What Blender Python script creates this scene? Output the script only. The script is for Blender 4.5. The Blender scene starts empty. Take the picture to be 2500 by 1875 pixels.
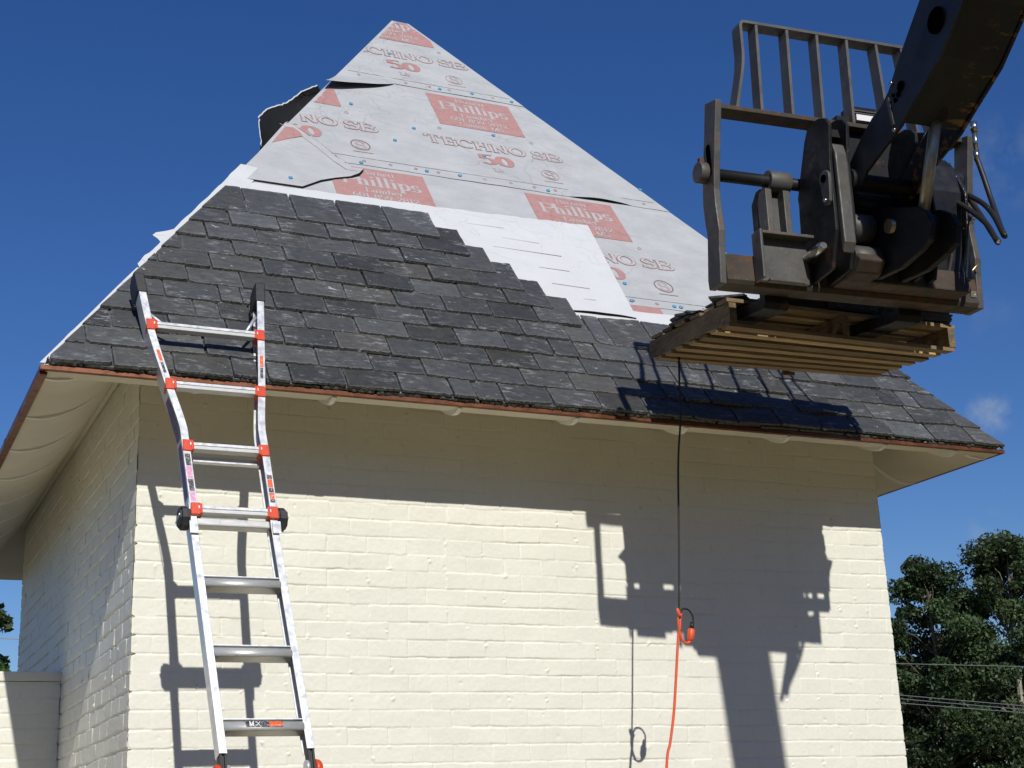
import bpy, math, random
import numpy as np
from math import sin, cos, pi, radians, hypot
random.seed(7)
rng = np.random.default_rng(11)
C = bpy.context.scene.collection
SC = bpy.context.scene
# ------------------------------------------------------------------ camera, sky, sun, exposure
cam = bpy.data.cameras.new('camera'); camo = bpy.data.objects.new('camera', cam); C.objects.link(camo)
from mathutils import Matrix, Vector
Rv, Uv, Fv = (0.9110733, -0.4105212, -0.0376538), (-0.0869175, -0.2805727, 0.9558893), (0.4029774, 0.8676124, 0.2913038)
m = Matrix(((Rv[0], Uv[0], -Fv[0], 0), (Rv[1], Uv[1], -Fv[1], 0), (Rv[2], Uv[2], -Fv[2], 1.6), (0, 0, 0, 1)))
camo.matrix_world = m
cam.lens = 52.79; cam.sensor_width = 36; cam.clip_end = 5000; cam.clip_start = .05
SC.camera = camo
SUN = Vector((.142, 1, -.70)).normalized()
sl = bpy.data.lights.new('sun', 'SUN'); so = bpy.data.objects.new('sun', sl); C.objects.link(so)
sl.energy = 4.4; sl.angle = radians(.53); sl.color = (1, .97, .895)
so.rotation_euler = SUN.to_track_quat('-Z', 'Y').to_euler()
W = bpy.data.worlds.new('World'); SC.world = W; W.use_nodes = True
wn = W.node_tree; wn.nodes.clear()
sky = wn.nodes.new('ShaderNodeTexSky'); sky.sky_type = 'NISHITA'; sky.sun_disc = False
sky.sun_elevation = math.asin(-SUN.z); sky.sun_rotation = radians(188.1)
sky.altitude = 0; sky.air_density = 1.0; sky.dust_density = .2; sky.ozone_density = 5.0
bg = wn.nodes.new('ShaderNodeBackground'); bg.inputs['Strength'].default_value = .08
out = wn.nodes.new('ShaderNodeOutputWorld')
# thin fair-weather wisps low in the sky (direction based)
tc = wn.nodes.new('ShaderNodeTexCoord')
mp = wn.nodes.new('ShaderNodeMapping'); mp.inputs['Scale'].default_value = (9, 9, 14); mp.inputs['Location'].default_value = (.35, .1, .2)
nz = wn.nodes.new('ShaderNodeTexNoise'); nz.inputs['Scale'].default_value = 1.6; nz.inputs['Detail'].default_value = 6; nz.inputs['Roughness'].default_value = .6
rp = wn.nodes.new('ShaderNodeValToRGB'); rp.color_ramp.elements[0].position = .63; rp.color_ramp.elements[1].position = .85
rp.color_ramp.elements[1].color = (.45, .45, .45, 1)
mx = wn.nodes.new('ShaderNodeMixRGB'); mx.inputs[2].default_value = (4.6, 5.6, 7.2, 1)
wn.links.new(tc.outputs['Generated'], mp.inputs[0]); wn.links.new(mp.outputs[0], nz.inputs['Vector'])
wn.links.new(nz.outputs['Fac'], rp.inputs[0]); sx = wn.nodes.new('ShaderNodeSeparateXYZ'); mr = wn.nodes.new('ShaderNodeMapRange'); mr.inputs[1].default_value = .42; mr.inputs[2].default_value = .26; mm_ = wn.nodes.new('ShaderNodeMath'); mm_.operation = 'MULTIPLY'
wn.links.new(tc.outputs['Generated'], sx.inputs[0]); wn.links.new(sx.outputs['Z'], mr.inputs[0]); wn.links.new(rp.outputs[0], mm_.inputs[0]); wn.links.new(mr.outputs[0], mm_.inputs[1]); 
acc = 0.0
def wmath(op, a, b):
    r = wn.nodes.new('ShaderNodeMath'); r.operation = op; r.use_clamp = op == 'ADD'
    for i, x in enumerate((a, b)):
        if isinstance(x, (int, float)): r.inputs[i].default_value = x
        else: wn.links.new(x, r.inputs[i])
    return r.outputs[0]
n2_ = wn.nodes.new('ShaderNodeTexNoise'); n2_.inputs['Scale'].default_value = 38; n2_.inputs['Detail'].default_value = 6; n2_.inputs['Roughness'].default_value = .6; wn.links.new(tc.outputs['Generated'], n2_.inputs['Vector'])
r2_ = wn.nodes.new('ShaderNodeMapRange'); r2_.inputs[1].default_value = .40; r2_.inputs[2].default_value = .72; wn.links.new(n2_.outputs['Fac'], r2_.inputs[0])
for d_, deg, amt in (((.662, .707, .248), 1.0, .8), ((.668, .723, .175), 1.1, .55), ((.646, .652, .396), 2.2, .2), ((.655, .690, .31), 1.3, .1)):
    vm = wn.nodes.new('ShaderNodeVectorMath'); vm.operation = 'DOT_PRODUCT'; wn.links.new(tc.outputs['Generated'], vm.inputs[0]); dn = Vector(d_).normalized(); vm.inputs[1].default_value = tuple(dn)
    q_ = wn.nodes.new('ShaderNodeMapRange'); q_.interpolation_type = 'SMOOTHSTEP'; q_.inputs[1].default_value = cos(radians(deg)); q_.inputs[2].default_value = cos(radians(deg * .25)); q_.inputs[4].default_value = amt; wn.links.new(vm.outputs['Value'], q_.inputs[0])
    acc = wmath('ADD', acc, wmath('MULTIPLY', q_.outputs[0], r2_.outputs[0]))
wn.links.new(acc, mx.inputs[0])
hs = wn.nodes.new('ShaderNodeHueSaturation'); hs.inputs['Hue'].default_value = .514; hs.inputs['Saturation'].default_value = 1.22; hs.inputs['Value'].default_value = 1.18
wn.links.new(sky.outputs[0], hs.inputs['Color']); wn.links.new(hs.outputs[0], mx.inputs[1]); wn.links.new(mx.outputs[0], bg.inputs[0]); wn.links.new(bg.outputs[0], out.inputs[0])
SC.view_settings.view_transform = 'Standard'; SC.view_settings.look = 'None'
SC.view_settings.exposure = -.22; SC.view_settings.gamma = 1

# ------------------------------------------------------------------ materials
def L(c): return tuple(c) + (1,)
class Mat:
    def __init__(s, name, col, rough=.7, metal=0, spec=.5):
        s.m = bpy.data.materials.new(name); s.m.use_nodes = True; s.t = s.m.node_tree
        s.b = s.t.nodes['Principled BSDF']; s.b.inputs['Base Color'].default_value = L(col)
        s.b.inputs['Roughness'].default_value = rough; s.b.inputs['Metallic'].default_value = metal
        s.b.inputs['Specular IOR Level'].default_value = spec
        s.cur = None; s.col = col; s.bumpn = None
        s.co = s.n('ShaderNodeTexCoord').outputs['Object']
    def n(s, t): return s.t.nodes.new(t)
    def l(s, a, b): s.t.links.new(a, b)
    def noise(s, scale, detail=5, rough=.55, stretch=(1, 1, 1), co=None):
        mp = s.n('ShaderNodeMapping'); mp.inputs['Scale'].default_value = stretch; s.l(co or s.co, mp.inputs[0])
        n = s.n('ShaderNodeTexNoise'); n.inputs['Scale'].default_value = scale; n.inputs['Detail'].default_value = detail
        n.inputs['Roughness'].default_value = rough; s.l(mp.outputs[0], n.inputs['Vector']); return n.outputs['Fac']
    def ramp(s, f, p0, p1, v0=0, v1=1):
        r = s.n('ShaderNodeMapRange'); r.inputs[1].default_value = p0; r.inputs[2].default_value = p1
        r.inputs[3].default_value = v0; r.inputs[4].default_value = v1; s.l(f, r.inputs[0]); return r.outputs[0]
    def math(s, op, a, b):
        r = s.n('ShaderNodeMath'); r.operation = op
        for i, x in enumerate((a, b)):
            if hasattr(x, 'links') or hasattr(x, 'is_linked'): s.l(x, r.inputs[i])
            else: r.inputs[i].default_value = x
        return r.outputs[0]
    def mix(s, f, col):
        x = s.n('ShaderNodeMixRGB')
        if s.cur is None: x.inputs[1].default_value = L(s.col)
        else: s.l(s.cur, x.inputs[1])
        if isinstance(f, float): x.inputs[0].default_value = f
        else: s.l(f, x.inputs[0])
        x.inputs[2].default_value = L(col); s.cur = x.outputs[0]; s.l(s.cur, s.b.inputs['Base Color']); return s
    def mult(s, f, lo, hi):
        x = s.n('ShaderNodeMixRGB'); x.blend_type = 'MULTIPLY'; x.inputs[0].default_value = 1
        if s.cur is None: x.inputs[1].default_value = L(s.col)
        else: s.l(s.cur, x.inputs[1])
        r = s.ramp(f, .25, .75, lo, hi); s.l(r, x.inputs[2]); s.cur = x.outputs[0]; s.l(s.cur, s.b.inputs['Base Color']); return s
    def attr(s, name):
        a = s.n('ShaderNodeAttribute'); a.attribute_name = name; return a
    def bump(s, f, dist, strength=1.):
        b = s.n('ShaderNodeBump'); b.inputs['Distance'].default_value = dist; b.inputs['Strength'].default_value = strength
        s.l(f, b.inputs['Height'])
        if s.bumpn: s.l(s.bumpn, b.inputs['Normal'])
        s.bumpn = b.outputs[0]; s.l(s.bumpn, s.b.inputs['Normal']); return s
    def rough(s, f, lo, hi): s.l(s.ramp(f, .3, .7, lo, hi), s.b.inputs['Roughness']); return s

def mk(): pass
M = {}
def add(key, *a, **k):
    M[key] = Mat(key, *a, **k); return M[key]
x = add('cream_paint', (.80, .785, .69), .5, 0, .35); x.mult(x.noise(3, 4), .96, 1.03); x.mult(x.noise(45, 4), .97, 1.02)
x.mix(x.ramp(x.noise(14, 6, .7), .69, .76, 0, .25), (.45, .42, .35)); x.bump(x.noise(120, 4), .0008, .5); x.bump(x.noise(28, 3), .0016, .4)
x = add('cream_soffit', (.74, .69, .56), .55, 0, .3); x.mult(x.noise(6, 4), .92, 1.05); x.bump(x.noise(40, 3), .002, .4)
x = add('slate', (.063, .066, .068), .55, 0, .45)
at = x.attr('tone')
mm = x.n('ShaderNodeMixRGB'); mm.blend_type = 'MULTIPLY'; mm.inputs[0].default_value = 1; mm.inputs[1].default_value = L(x.col); x.l(at.outputs['Color'], mm.inputs[2]); x.cur = mm.outputs[0]
co2 = x.n('ShaderNodeVectorMath'); co2.operation = 'ADD'; x.l(x.co, co2.inputs[0]); x.l(x.attr('seedv').outputs['Vector'], co2.inputs[1]); co = co2.outputs[0]
x.mult(x.noise(16, 6, .65, (1, 3, 1), co), .72, 1.3)
x.mult(x.noise(60, 5, .7, (.5, 2, 1), co), .85, 1.12)
msk = x.math('MULTIPLY', x.ramp(x.noise(6, 3, .5, (1, 1, 1), co), .46, .60), x.ramp(x.noise(34, 6, .75, (.45, 1.7, 1), co), .525, .64))
x.mix(x.math('MULTIPLY', msk, .62), (.36, .37, .38))
x.mix(x.ramp(x.noise(19, 5, .8, (.7, 1.3, 1), co), .65, .685, 0, .9), (.50, .51, .51))
x.mix(x.ramp(x.noise(5, 4, .6, (1, 1, 1), co), .62, .75, 0, .3), (.15, .125, .09))
edg = x.attr('edge'); x.mix(x.math('MULTIPLY', edg.outputs['Fac'], x.ramp(x.noise(70, 4, .7), .42, .62, 0, .3)), (.30, .31, .31))
x.bump(x.noise(20, 6, .65, (1, 2.5, 1), co), .006, .7); x.bump(x.noise(110, 5, .7, (1, 2, 1), co), .0015, .7)
x.rough(x.noise(30, 4), .42, .65)
x = add('rafter_white', (.90, .89, .85), .5)  # white, paler than the soffit colour, for the rafter tails
x = add('slate_loose', (.055, .057, .06), .6); x.mult(x.noise(14, 6), .6, 1.4); x.bump(x.noise(30, 5), .003, .5)
def crease(x):
    a = x.noise(1.7, 3, .5, (1, 1.6, 1)); r_ = x.ramp(x.math('ABSOLUTE', x.math('SUBTRACT', a, .5), 0), 0, .022, 1, 0)
    b_ = x.noise(3.4, 3, .5, (1.3, 1, 1.7)); r2 = x.ramp(x.math('ABSOLUTE', x.math('SUBTRACT', b_, .52), 0), 0, .016, .6, 0)
    m_ = x.ramp(x.noise(.9, 2), .42, .6)
    x.bump(x.math('MULTIPLY', x.math('ADD', r_, r2), m_), .006, .8); x.bump(x.noise(4.5, 4, .5, (1, 2, 1)), .022, .5)
def cloth(key, col, k=1.):
    x = add(key, col, .75, 0, .25); x.mult(x.noise(5, 5, .6, (1, 2.5, 1)), 1 - .10 * k, 1 + .07 * k); x.mult(x.noise(40, 5, .7, (1, 3, 3)), 1 - .05 * k, 1 + .04 * k)
    crease(x); x.bump(x.noise(26, 5, .6, (1, 2, 1)), .003, .35)
cloth('underlay_grey', (.46, .47, .475), 1.3); cloth('felt_white', (.63, .64, .645), .5); cloth('underlay_back', (.012, .012, .013), 2)
x = add('print_pink', (.44, .238, .228), .75, 0, .2); x.mult(x.noise(30, 5, .7), .88, 1.1); x.mix(x.ramp(x.noise(55, 5, .8), .56, .70, 0, .45), (.46, .38, .38)); crease(x)
x = add('print_red', (.37, .165, .16), .75, 0, .2); x.mix(x.ramp(x.noise(90, 4, .8), .45, .66, 0, .75), (.43, .40, .40)); crease(x)
x = add('print_faint', (.42, .30, .295), .75, 0, .2); x.mix(x.ramp(x.noise(90, 4, .8), .42, .62, 0, .8), (.435, .44, .445)); crease(x)
x = add('print_white', (.455, .44, .435), .75, 0, .2); x.mix(x.ramp(x.noise(70, 4, .8), .55, .72, 0, .55), (.43, .25, .24)); crease(x)
x = add('print_line', (.20, .17, .17), .8); x.mix(x.ramp(x.noise(20, 4, .8), .5, .65, 0, .9), (.5, .5, .5))
x = add('void_black', (.002, .002, .002), .9, 0, 0)  # near-black that puts the shade of holes and slots into the colour
x = add('cap_blue', (.07, .33, .55), .45)
x = add('copper', (.20, .075, .036), .5, .6); x.mult(x.noise(12, 5, .6), .55, 1.45); x.mix(x.ramp(x.noise(9, 5, .7), .5, .7, 0, .6), (.10, .05, .04)); x.rough(x.noise(18, 4), .32, .6)
x = add('aluminium', (.72, .73, .74), .34, .55, .5); x.mult(x.noise(5, 5, .6, (8, 8, 1)), .88, 1.06); x.mix(x.ramp(x.noise(50, 5, .8), .66, .74, 0, .6), (.25, .24, .23)); x.rough(x.noise(40, 4), .28, .5)
x = add('aluminium_rung', (.62, .62, .60), .42, .4, .5); x.mult(x.noise(30, 5, .7, (1, 6, 6)), .75, 1.1); x.mix(x.ramp(x.noise(38, 5, .8), .6, .72, 0, .7), (.12, .11, .10))
x = add('red_plastic', (.72, .075, .025), .4); x.mult(x.noise(40, 4), .85, 1.08)
x = add('black_rubber', (.028, .028, .03), .6); x.mult(x.noise(50, 4), .7, 1.5)
x = add('sticker_pink', (.72, .30, .50), .5); x.mix(x.ramp(x.noise(120, 3, .7), .52, .56, 0, .6), (.75, .6, .66))
x = add('sticker_dark', (.05, .05, .055), .5); x.mix(x.ramp(x.noise(140, 2, .7), .55, .6, 0, .7), (.6, .6, .6))
x = add('sticker_orange', (.80, .12, .03), .5); x.mix(x.ramp(x.noise(130, 2, .7), .60, .64, 0, .6), (.8, .7, .6))
x = add('sticker_navy', (.07, .06, .16), .5); x.mix(x.ramp(x.noise(30, 3, .6), .5, .6, 0, .7), (.35, .08, .18))
x = add('sticker_white', (.75, .74, .72), .5)
def steel(key, col, rust, scuff, ro=.5):
    x = add(key, col, ro, .1, .5 if key == 'steel_worn' else .22); x.mult(x.noise(9, 5, .6), .7, 1.35)
    x.mix(x.ramp(x.noise(11, 6, .7), .60 - rust * .12, .74 - rust * .08, 0, min(1, .55 + rust * .4)), (.16, .065, .028))
    x.mix(x.ramp(x.noise(35, 6, .75), .62, .70, 0, scuff), (.24, .225, .20)); x.bump(x.noise(60, 5, .6), .0015, .5); x.rough(x.noise(20, 4), ro - .12, ro + .15)
steel('steel_dark', (.016, .016, .017), .1, .3); steel('steel_worn', (.085, .081, .075), .3, .75); steel('steel_rusty', (.062, .050, .040), .65, .6, .65)
x = add('boom_paint', (.013, .014, .018), .42, .05, .4); x.mult(x.noise(8, 5), .7, 1.4); x.mix(x.ramp(x.noise(60, 3, .8), .735, .75, 0, .8), (.4, .36, .28))
x.mix(x.math('MULTIPLY', x.ramp(x.noise(7, 5, .75, (.6, 2.2, 2.2)), .53, .58), x.ramp(x.attr('wear').outputs['Fac'], .45, .95)), (.24, .13, .045)); x.rough(x.noise(20, 4), .3, .55)
x = add('chrome', (.62, .60, .56), .22, .95); x.mult(x.noise(20, 4, .6, (4, 4, 1)), .8, 1.05)
x = add('rod_steel', (.46, .42, .34), .42, .6); x.mult(x.noise(14, 5, .6, (4, 4, .6)), .6, 1.15)
x = add('brass_pin', (.40, .33, .19), .35, .85)
x = add('hose_rubber', (.018, .016, .016), .5)
x = add('lens', (.86, .84, .85), .12, 0, .6)
x = add('grease', (.028, .029, .033), .22, .2, .7); x.mult(x.noise(14, 5), .6, 1.6); x.bump(x.noise(22, 5, .65), .01, .8); x.mix(x.ramp(x.noise(30, 5, .7), .66, .72, 0, .8), (.5, .47, .4))
x = add('pallet_wood', (.36, .255, .14), .75, 0, .25); x.mult(x.noise(6, 6, .65, (1, 9, 9)), .55, 1.3); x.mult(x.noise(2.5, 3), .8, 1.2)
x.mult(x.attr('tone').outputs['Fac'], .3, 1.6); x.bump(x.noise(18, 5, .6, (1, 9, 9)), .002, .5)
x = add('stringer_wood', (.20, .145, .085), .8, 0, .2); x.mult(x.noise(9, 6, .7, (4, 1, 5)), .45, 1.45); x.bump(x.noise(20, 6, .65, (4, 1, 5)), .006, .8)
x = add('cord_orange', (.80, .11, .035), .45); x = add('cord_black', (.015, .014, .014), .5)
x = add('bark', (.16, .13, .10), .9); x.mult(x.noise(12, 5), .6, 1.3)
x = add('bark_pale', (.34, .31, .26), .9); x.mult(x.noise(8, 5), .6, 1.2)
def leaf(key, col):
    x = add(key, col, .5, 0, .35); x.mult(x.attr('tone').outputs['Fac'], .35, 1.7)
    x.b.inputs['Transmission Weight'].default_value = 0
    tr = x.n('ShaderNodeBsdfTranslucent'); tr.inputs[0].default_value = L((col[0] * 1.3, col[1] * 1.5, col[2] * .6)); ms = x.n('ShaderNodeMixShader'); ms.inputs[0].default_value = .25
    x.l(x.b.outputs[0], ms.inputs[1]); x.l(tr.outputs[0], ms.inputs[2]); x.l(ms.outputs[0], x.t.nodes['Material Output'].inputs[0])
leaf('leaf_dark', (.050, .080, .033)); leaf('leaf_olive', (.062, .092, .040)); leaf('leaf_bright', (.045, .085, .02))
x = add('wire', (.30, .31, .31), .4, .6)
x = add('ground_dirt', (.235, .175, .085), .9); x.mult(x.noise(.6, 6), .7, 1.2); x.mix(x.ramp(x.noise(.15, 5), .5, .62, 0, .8), (.10, .12, .04)); x.bump(x.noise(8, 6), .03, .6)

# ------------------------------------------------------------------ mesh helpers
def wloc(o):
    p = Vector((0, 0, 0))
    while o is not None: p = p + o.location; o = o.parent
    return p
def tag(o, label=None, cat=None, group=None, kind=None):
    if label: o['label'] = label
    if cat: o['category'] = cat
    if group: o['group'] = group
    if kind: o['kind'] = kind
    return o
def thing(name, loc, label, cat, group=None):
    o = bpy.data.objects.new(name, None); o.empty_display_size = .1; C.objects.link(o); o.location = loc; return tag(o, label, cat, group)
def link(name, me, mats, parent=None, loc=None):
    o = bpy.data.objects.new(name, me); C.objects.link(o)
    for k in ([mats] if isinstance(mats, str) else mats): me.materials.append(M[k].m)
    base = wloc(parent) if parent is not None else Vector((0, 0, 0))
    if parent is not None: o.parent = parent
    if loc is not None: o.location = Vector(loc) - base
    off = wloc(o)
    n = len(me.vertices); a = np.empty(n * 3, dtype=np.float32); me.vertices.foreach_get('co', a)
    a = a.reshape(-1, 3) - np.array(off, dtype=np.float32); me.vertices.foreach_set('co', a.ravel()); me.update()
    return o
def smooth_path(p, n=5):
    o = []
    for i in range(len(p) - 1):
        a = p[max(i - 1, 0)]; b = p[i]; c = p[i + 1]; d = p[min(i + 2, len(p) - 1)]
        for q in range(n):
            t = q / n; o.append(tuple(.5 * (2 * b[z] + (c[z] - a[z]) * t + (2 * a[z] - 5 * b[z] + 4 * c[z] - d[z]) * t * t + (3 * b[z] - a[z] - 3 * c[z] + d[z]) * t ** 3) for z in range(len(b))))
    return o + [p[-1]]
ID = lambda a, b, c: (a, b, c)
class MB:
    def __init__(s, T=ID): s.v = []; s.f = []; s.mi = []; s.T = T; s.k = 0; s.tone = []; s.tv = 1.; s.sm = []; s.smooth = False; s.edge = {}
    def V(s, p): s.v.append(tuple(s.T(*p))); s.tone.append(s.tv); return len(s.v) - 1
    def F(s, *i): s.f.append(i); s.mi.append(s.k); s.sm.append(s.smooth)
    def box(s, a0, a1, b0, b1, c0, c1, jit=0):
        j = lambda: random.uniform(-jit, jit)
        i = [s.V((x + j(), y + j(), z + j())) for x in (a0, a1) for y in (b0, b1) for z in (c0, c1)]
        for q in ((0, 1, 3, 2), (4, 6, 7, 5), (0, 4, 5, 1), (2, 3, 7, 6), (0, 2, 6, 4), (1, 5, 7, 3)): s.F(*[i[k] for k in q])
        return s
    def prism(s, poly, lo, hi, axis=0):
        def P(p, h): return (h, p[0], p[1]) if axis == 0 else ((p[0], h, p[1]) if axis == 1 else (p[0], p[1], h))
        a = [s.V(P(p, lo)) for p in poly]; b = [s.V(P(p, hi)) for p in poly]; n = len(poly)
        s.F(*a[::-1]); s.F(*b)
        for i in range(n): s.F(a[i], a[(i + 1) % n], b[(i + 1) % n], b[i])
        return s
    def ring(s, P, r, n, ax1, ax2): return [s.V(tuple(P + ax1 * (r * cos(2 * pi * k / n)) + ax2 * (r * sin(2 * pi * k / n)))) for k in range(n)]
    def tube(s, pts, r, n=10, cap=True):
        pts = [Vector(p) for p in pts]; rr = r if isinstance(r, (list, tuple)) else [r] * len(pts); prev = None; rings = []
        old = s.smooth
        up = None
        for i, p in enumerate(pts):
            d = (pts[min(i + 1, len(pts) - 1)] - pts[max(i - 1, 0)]).normalized()
            if up is None: up = Vector((0, 0, 1)) if abs(d.z) < .9 else Vector((1, 0, 0))
            a1 = d.cross(up).normalized(); a2 = d.cross(a1).normalized(); up = a1.cross(d) if a1.cross(d).length > 0 else up
            rings.append(s.ring(p, rr[i], n, a1, a2))
        s.smooth = True
        for a, b in zip(rings[:-1], rings[1:]):
            for k in range(n): s.F(a[k], a[(k + 1) % n], b[(k + 1) % n], b[k])
        s.smooth = old
        if cap: s.F(*rings[0][::-1]); s.F(*rings[-1])
        return s
    def build(s, name, mats, parent=None, loc=None, bevel=0, tone=False):
        me = bpy.data.meshes.new(name); me.from_pydata(s.v, [], s.f); me.polygons.foreach_set('material_index', s.mi)
        me.polygons.foreach_set('use_smooth', s.sm)
        if tone:
            a = me.attributes.new('tone', 'FLOAT', 'POINT'); a.data.foreach_set('value', s.tone)
        me.update()
        import bmesh
        bm = bmesh.new(); bm.from_mesh(me); bmesh.ops.recalc_face_normals(bm, faces=bm.faces); bm.to_mesh(me); bm.free()
        o = link(name, me, mats, parent, loc)
        if bevel:
            b = o.modifiers.new('bevel', 'BEVEL'); b.width = bevel; b.segments = 2; b.limit_method = 'ANGLE'; b.angle_limit = radians(40)
        return o
def np_mesh(name, v, f, mats, parent=None, smooth=True, attrs=None, mi=None):
    v = np.asarray(v, np.float32); f = np.asarray(f, np.int32); me = bpy.data.meshes.new(name)
    k = f.shape[1]; me.vertices.add(len(v)); me.vertices.foreach_set('co', v.ravel()); me.loops.add(f.size); me.loops.foreach_set('vertex_index', f.ravel())
    me.polygons.add(len(f)); me.polygons.foreach_set('loop_start', np.arange(len(f), dtype=np.int32) * k); me.polygons.foreach_set('use_smooth', np.full(len(f), smooth))
    if mi is not None: me.polygons.foreach_set('material_index', np.asarray(mi, np.int32))
    me.update(calc_edges=True)
    for n_, vals in (attrs or {}).items():
        a = me.attributes.new(n_, 'FLOAT', 'POINT'); a.data.foreach_set('value', np.asarray(vals, np.float32))
    return link(name, me, mats, parent)
def vnoise(U, V, fu, fv, seed):
    r = np.random.default_rng(seed); G = r.uniform(-1, 1, (257, 257))
    x = U * fu; y = V * fv; xi = np.floor(x).astype(int); yi = np.floor(y).astype(int); a = x - xi; b = y - yi
    a = a * a * (3 - 2 * a); b = b * b * (3 - 2 * b); g = lambda i, j: G[i % 257, j % 257]
    return (g(xi, yi) * (1 - a) + g(xi + 1, yi) * a) * (1 - b) + (g(xi, yi + 1) * (1 - a) + g(xi + 1, yi + 1) * a) * b
def fbm(U, V, f, seed, oc=4): return sum(vnoise(U, V, f * 2 ** i, f * 2 ** i, seed + i) * .5 ** i for i in range(oc))

# ------------------------------------------------------------------ key dimensions (metres)
X0, X1, Y0 = 1.170, 5.125, 6.40
OV = .468; YE = Y0 - OV; ZE = 3.468; XC = (X0 + X1) / 2; HW = (X1 - X0) / 2 + OV
TH = radians(54.633); CT, ST = cos(TH), sin(TH); LR = HW / CT
Y1 = Y0 + (X1 - X0)
def RF(u, v, h): return (XC + u, YE + v * CT - h * ST, ZE + v * ST + h * CT)     # front roof plane frame
def lim(v): return HW - v * CT

# ------------------------------------------------------------------ ground
g = MB(); g.box(-300, 300, -200, 500, -.4, 0); tag(g.build('ground', 'ground_dirt'), kind='structure')

# ------------------------------------------------------------------ the brick building
B = thing('brick_building', (XC, Y0 + 1.98, 0), 'cream painted brick building with a steep hipped roof half covered in slate', 'building')
CS, BL = .0778, .191
def brick_wall(name, origin, du, z0, z1, Wd, step, seed, out, edge0=True, edge1=True, parent=B, relief=1., grazing=1.):
    nu = int(Wd / step) + 1; nv = int((z1 - z0) / step) + 1
    u = np.linspace(0, Wd, nu); z = np.linspace(z0, z1, nv); U, Z = np.meshgrid(u, z)
    Zw = Z + .004 * vnoise(U, Z, 3, 3, seed) + .0015 * vnoise(U, Z, 14, 14, seed + 1) + .0014 * vnoise(U, Z, 42, 42, seed + 51)
    ci = np.floor(Zw / CS).astype(int); t = Zw / CS - ci
    cr = np.random.default_rng(seed + 5); coff = cr.uniform(-.018, .018, 400)
    Uo = U + np.where(ci % 2 == 0, 0, BL / 2) + coff[ci % 400] + .003 * vnoise(U, Z, 18, 18, seed + 2)
    bi = np.floor(Uo / BL).astype(int); s = Uo / BL - bi
    dz = np.minimum(t, 1 - t) * CS; ds = np.minimum(s, 1 - s) * BL
    wz = .0032 + .0018 * vnoise(U, Z, 22, 9, seed + 3); ws = .0026 + .0016 * vnoise(U, Z, 9, 22, seed + 4)
    sm = lambda d, w: np.clip(1 - d / np.maximum(w * 1.7, .001), 0, 1) ** 1.1
    jz = sm(dz, wz); js = sm(ds, ws)
    dep_z = np.clip(.0030 + .0040 * vnoise(U, Z, 5, 12.6, seed + 6), .0006, 1); dep_s = .0026 + .0026 * vnoise(U, Z, 8, 10, seed + 7)
    R = np.random.default_rng(seed + 8); boff = R.uniform(-1, 1, (400, 400)); tlt = R.uniform(-1, 1, (400, 400)); tl2 = R.uniform(-1, 1, (400, 400))
    A = (ci % 400, bi % 400)
    H = .0016 * boff[A] + .0022 * tlt[A] * (t - .5) + .002 * tl2[A] * (s - .5)
    H = H - jz * dep_z * relief - js * np.clip(dep_s, 0, 1) * relief
    H += .0009 * fbm(U, Z, 10, seed + 20, 4) + .0004 * vnoise(U, Z, 90, 90, seed + 30)
    # lumps of squeezed mortar and chips near the head joints
    nb = int(Wd * (z1 - z0) * 34)
    def dab(uu, zz, r, amp, asp):
        i0, i1 = np.searchsorted(u, [uu - 3 * r, uu + 3 * r]); j0, j1 = np.searchsorted(z, [zz - 4 * r, zz + 4 * r])
        if i1 > i0 and j1 > j0:
            du_ = (U[j0:j1, i0:i1] - uu) / r; dz_ = (Z[j0:j1, i0:i1] - zz) / (r * asp) + du_ * R.uniform(-.6, .6)
            H[j0:j1, i0:i1] += amp * np.exp(-(du_ ** 2 + dz_ ** 2))
    for k in range(nb):
        row = R.integers(int(z0 / CS), int(z1 / CS)); col = R.integers(0, int(Wd / BL) + 1)
        uu = col * BL - (0 if row % 2 == 0 else BL / 2) - coff[row % 400] + R.normal(0, .004); zz = (row + R.uniform(.25, .9)) * CS
        q = R.uniform(); amp = R.uniform(.003, .0085)
        if q < .55: dab(uu, zz, R.uniform(.0035, .006), -amp, R.uniform(.6, 1.1)); dab(uu + R.uniform(-.003, .006), zz - R.uniform(.007, .013), R.uniform(.004, .007), amp * .9, R.uniform(.8, 1.8))
        elif q < .8: dab(uu, (row + R.normal(0, .06)) * CS, R.uniform(.004, .012), R.uniform(.002, .006), R.uniform(.4, .8))
        else: dab(R.uniform(0, Wd), zz, R.uniform(.004, .010), amp * R.choice([.5, -.5]), R.uniform(.6, 1.4))
    e = np.zeros_like(U)
    if edge0: e[:, 0] = .5 * (jz[:, 0] * .009 + .003 * (1 + vnoise(U, Z, 5, 16, seed + 40)[:, 0]) + .004 * np.clip(boff[A][:, 0], 0, 1)); 
    else: e[:, 0] = -.0045
    if edge1: e[:, -1] = -(jz[:, -1] * .009 + .003 * (1 + vnoise(U, Z, 5, 16, seed + 41)[:, -1]) + .004 * np.clip(boff[A][:, -1], 0, 1))
    Ue = U + e; d = np.array(du); o_ = np.array(out)
    P = np.array(origin)[None, None, :] + Ue[..., None] * d + H[..., None] * o_; P[..., 2] += Z
    idx = np.arange(nu * nv).reshape(nv, nu); f = np.stack([idx[:-1, :-1], idx[:-1, 1:], idx[1:, 1:], idx[1:, :-1]], -1).reshape(-1, 4)
    if np.cross(d, (0, 0, 1)).dot(o_) < 0: f = f[:, ::-1]
    return np_mesh(name, P.reshape(-1, 3), f, 'cream_paint', parent, smooth=True)
brick_wall('front_wall', (X0, Y0, 0), (1, 0, 0), 1.55, 3.86, X1 - X0, .0036, 100, (0, -1, 0))
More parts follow.
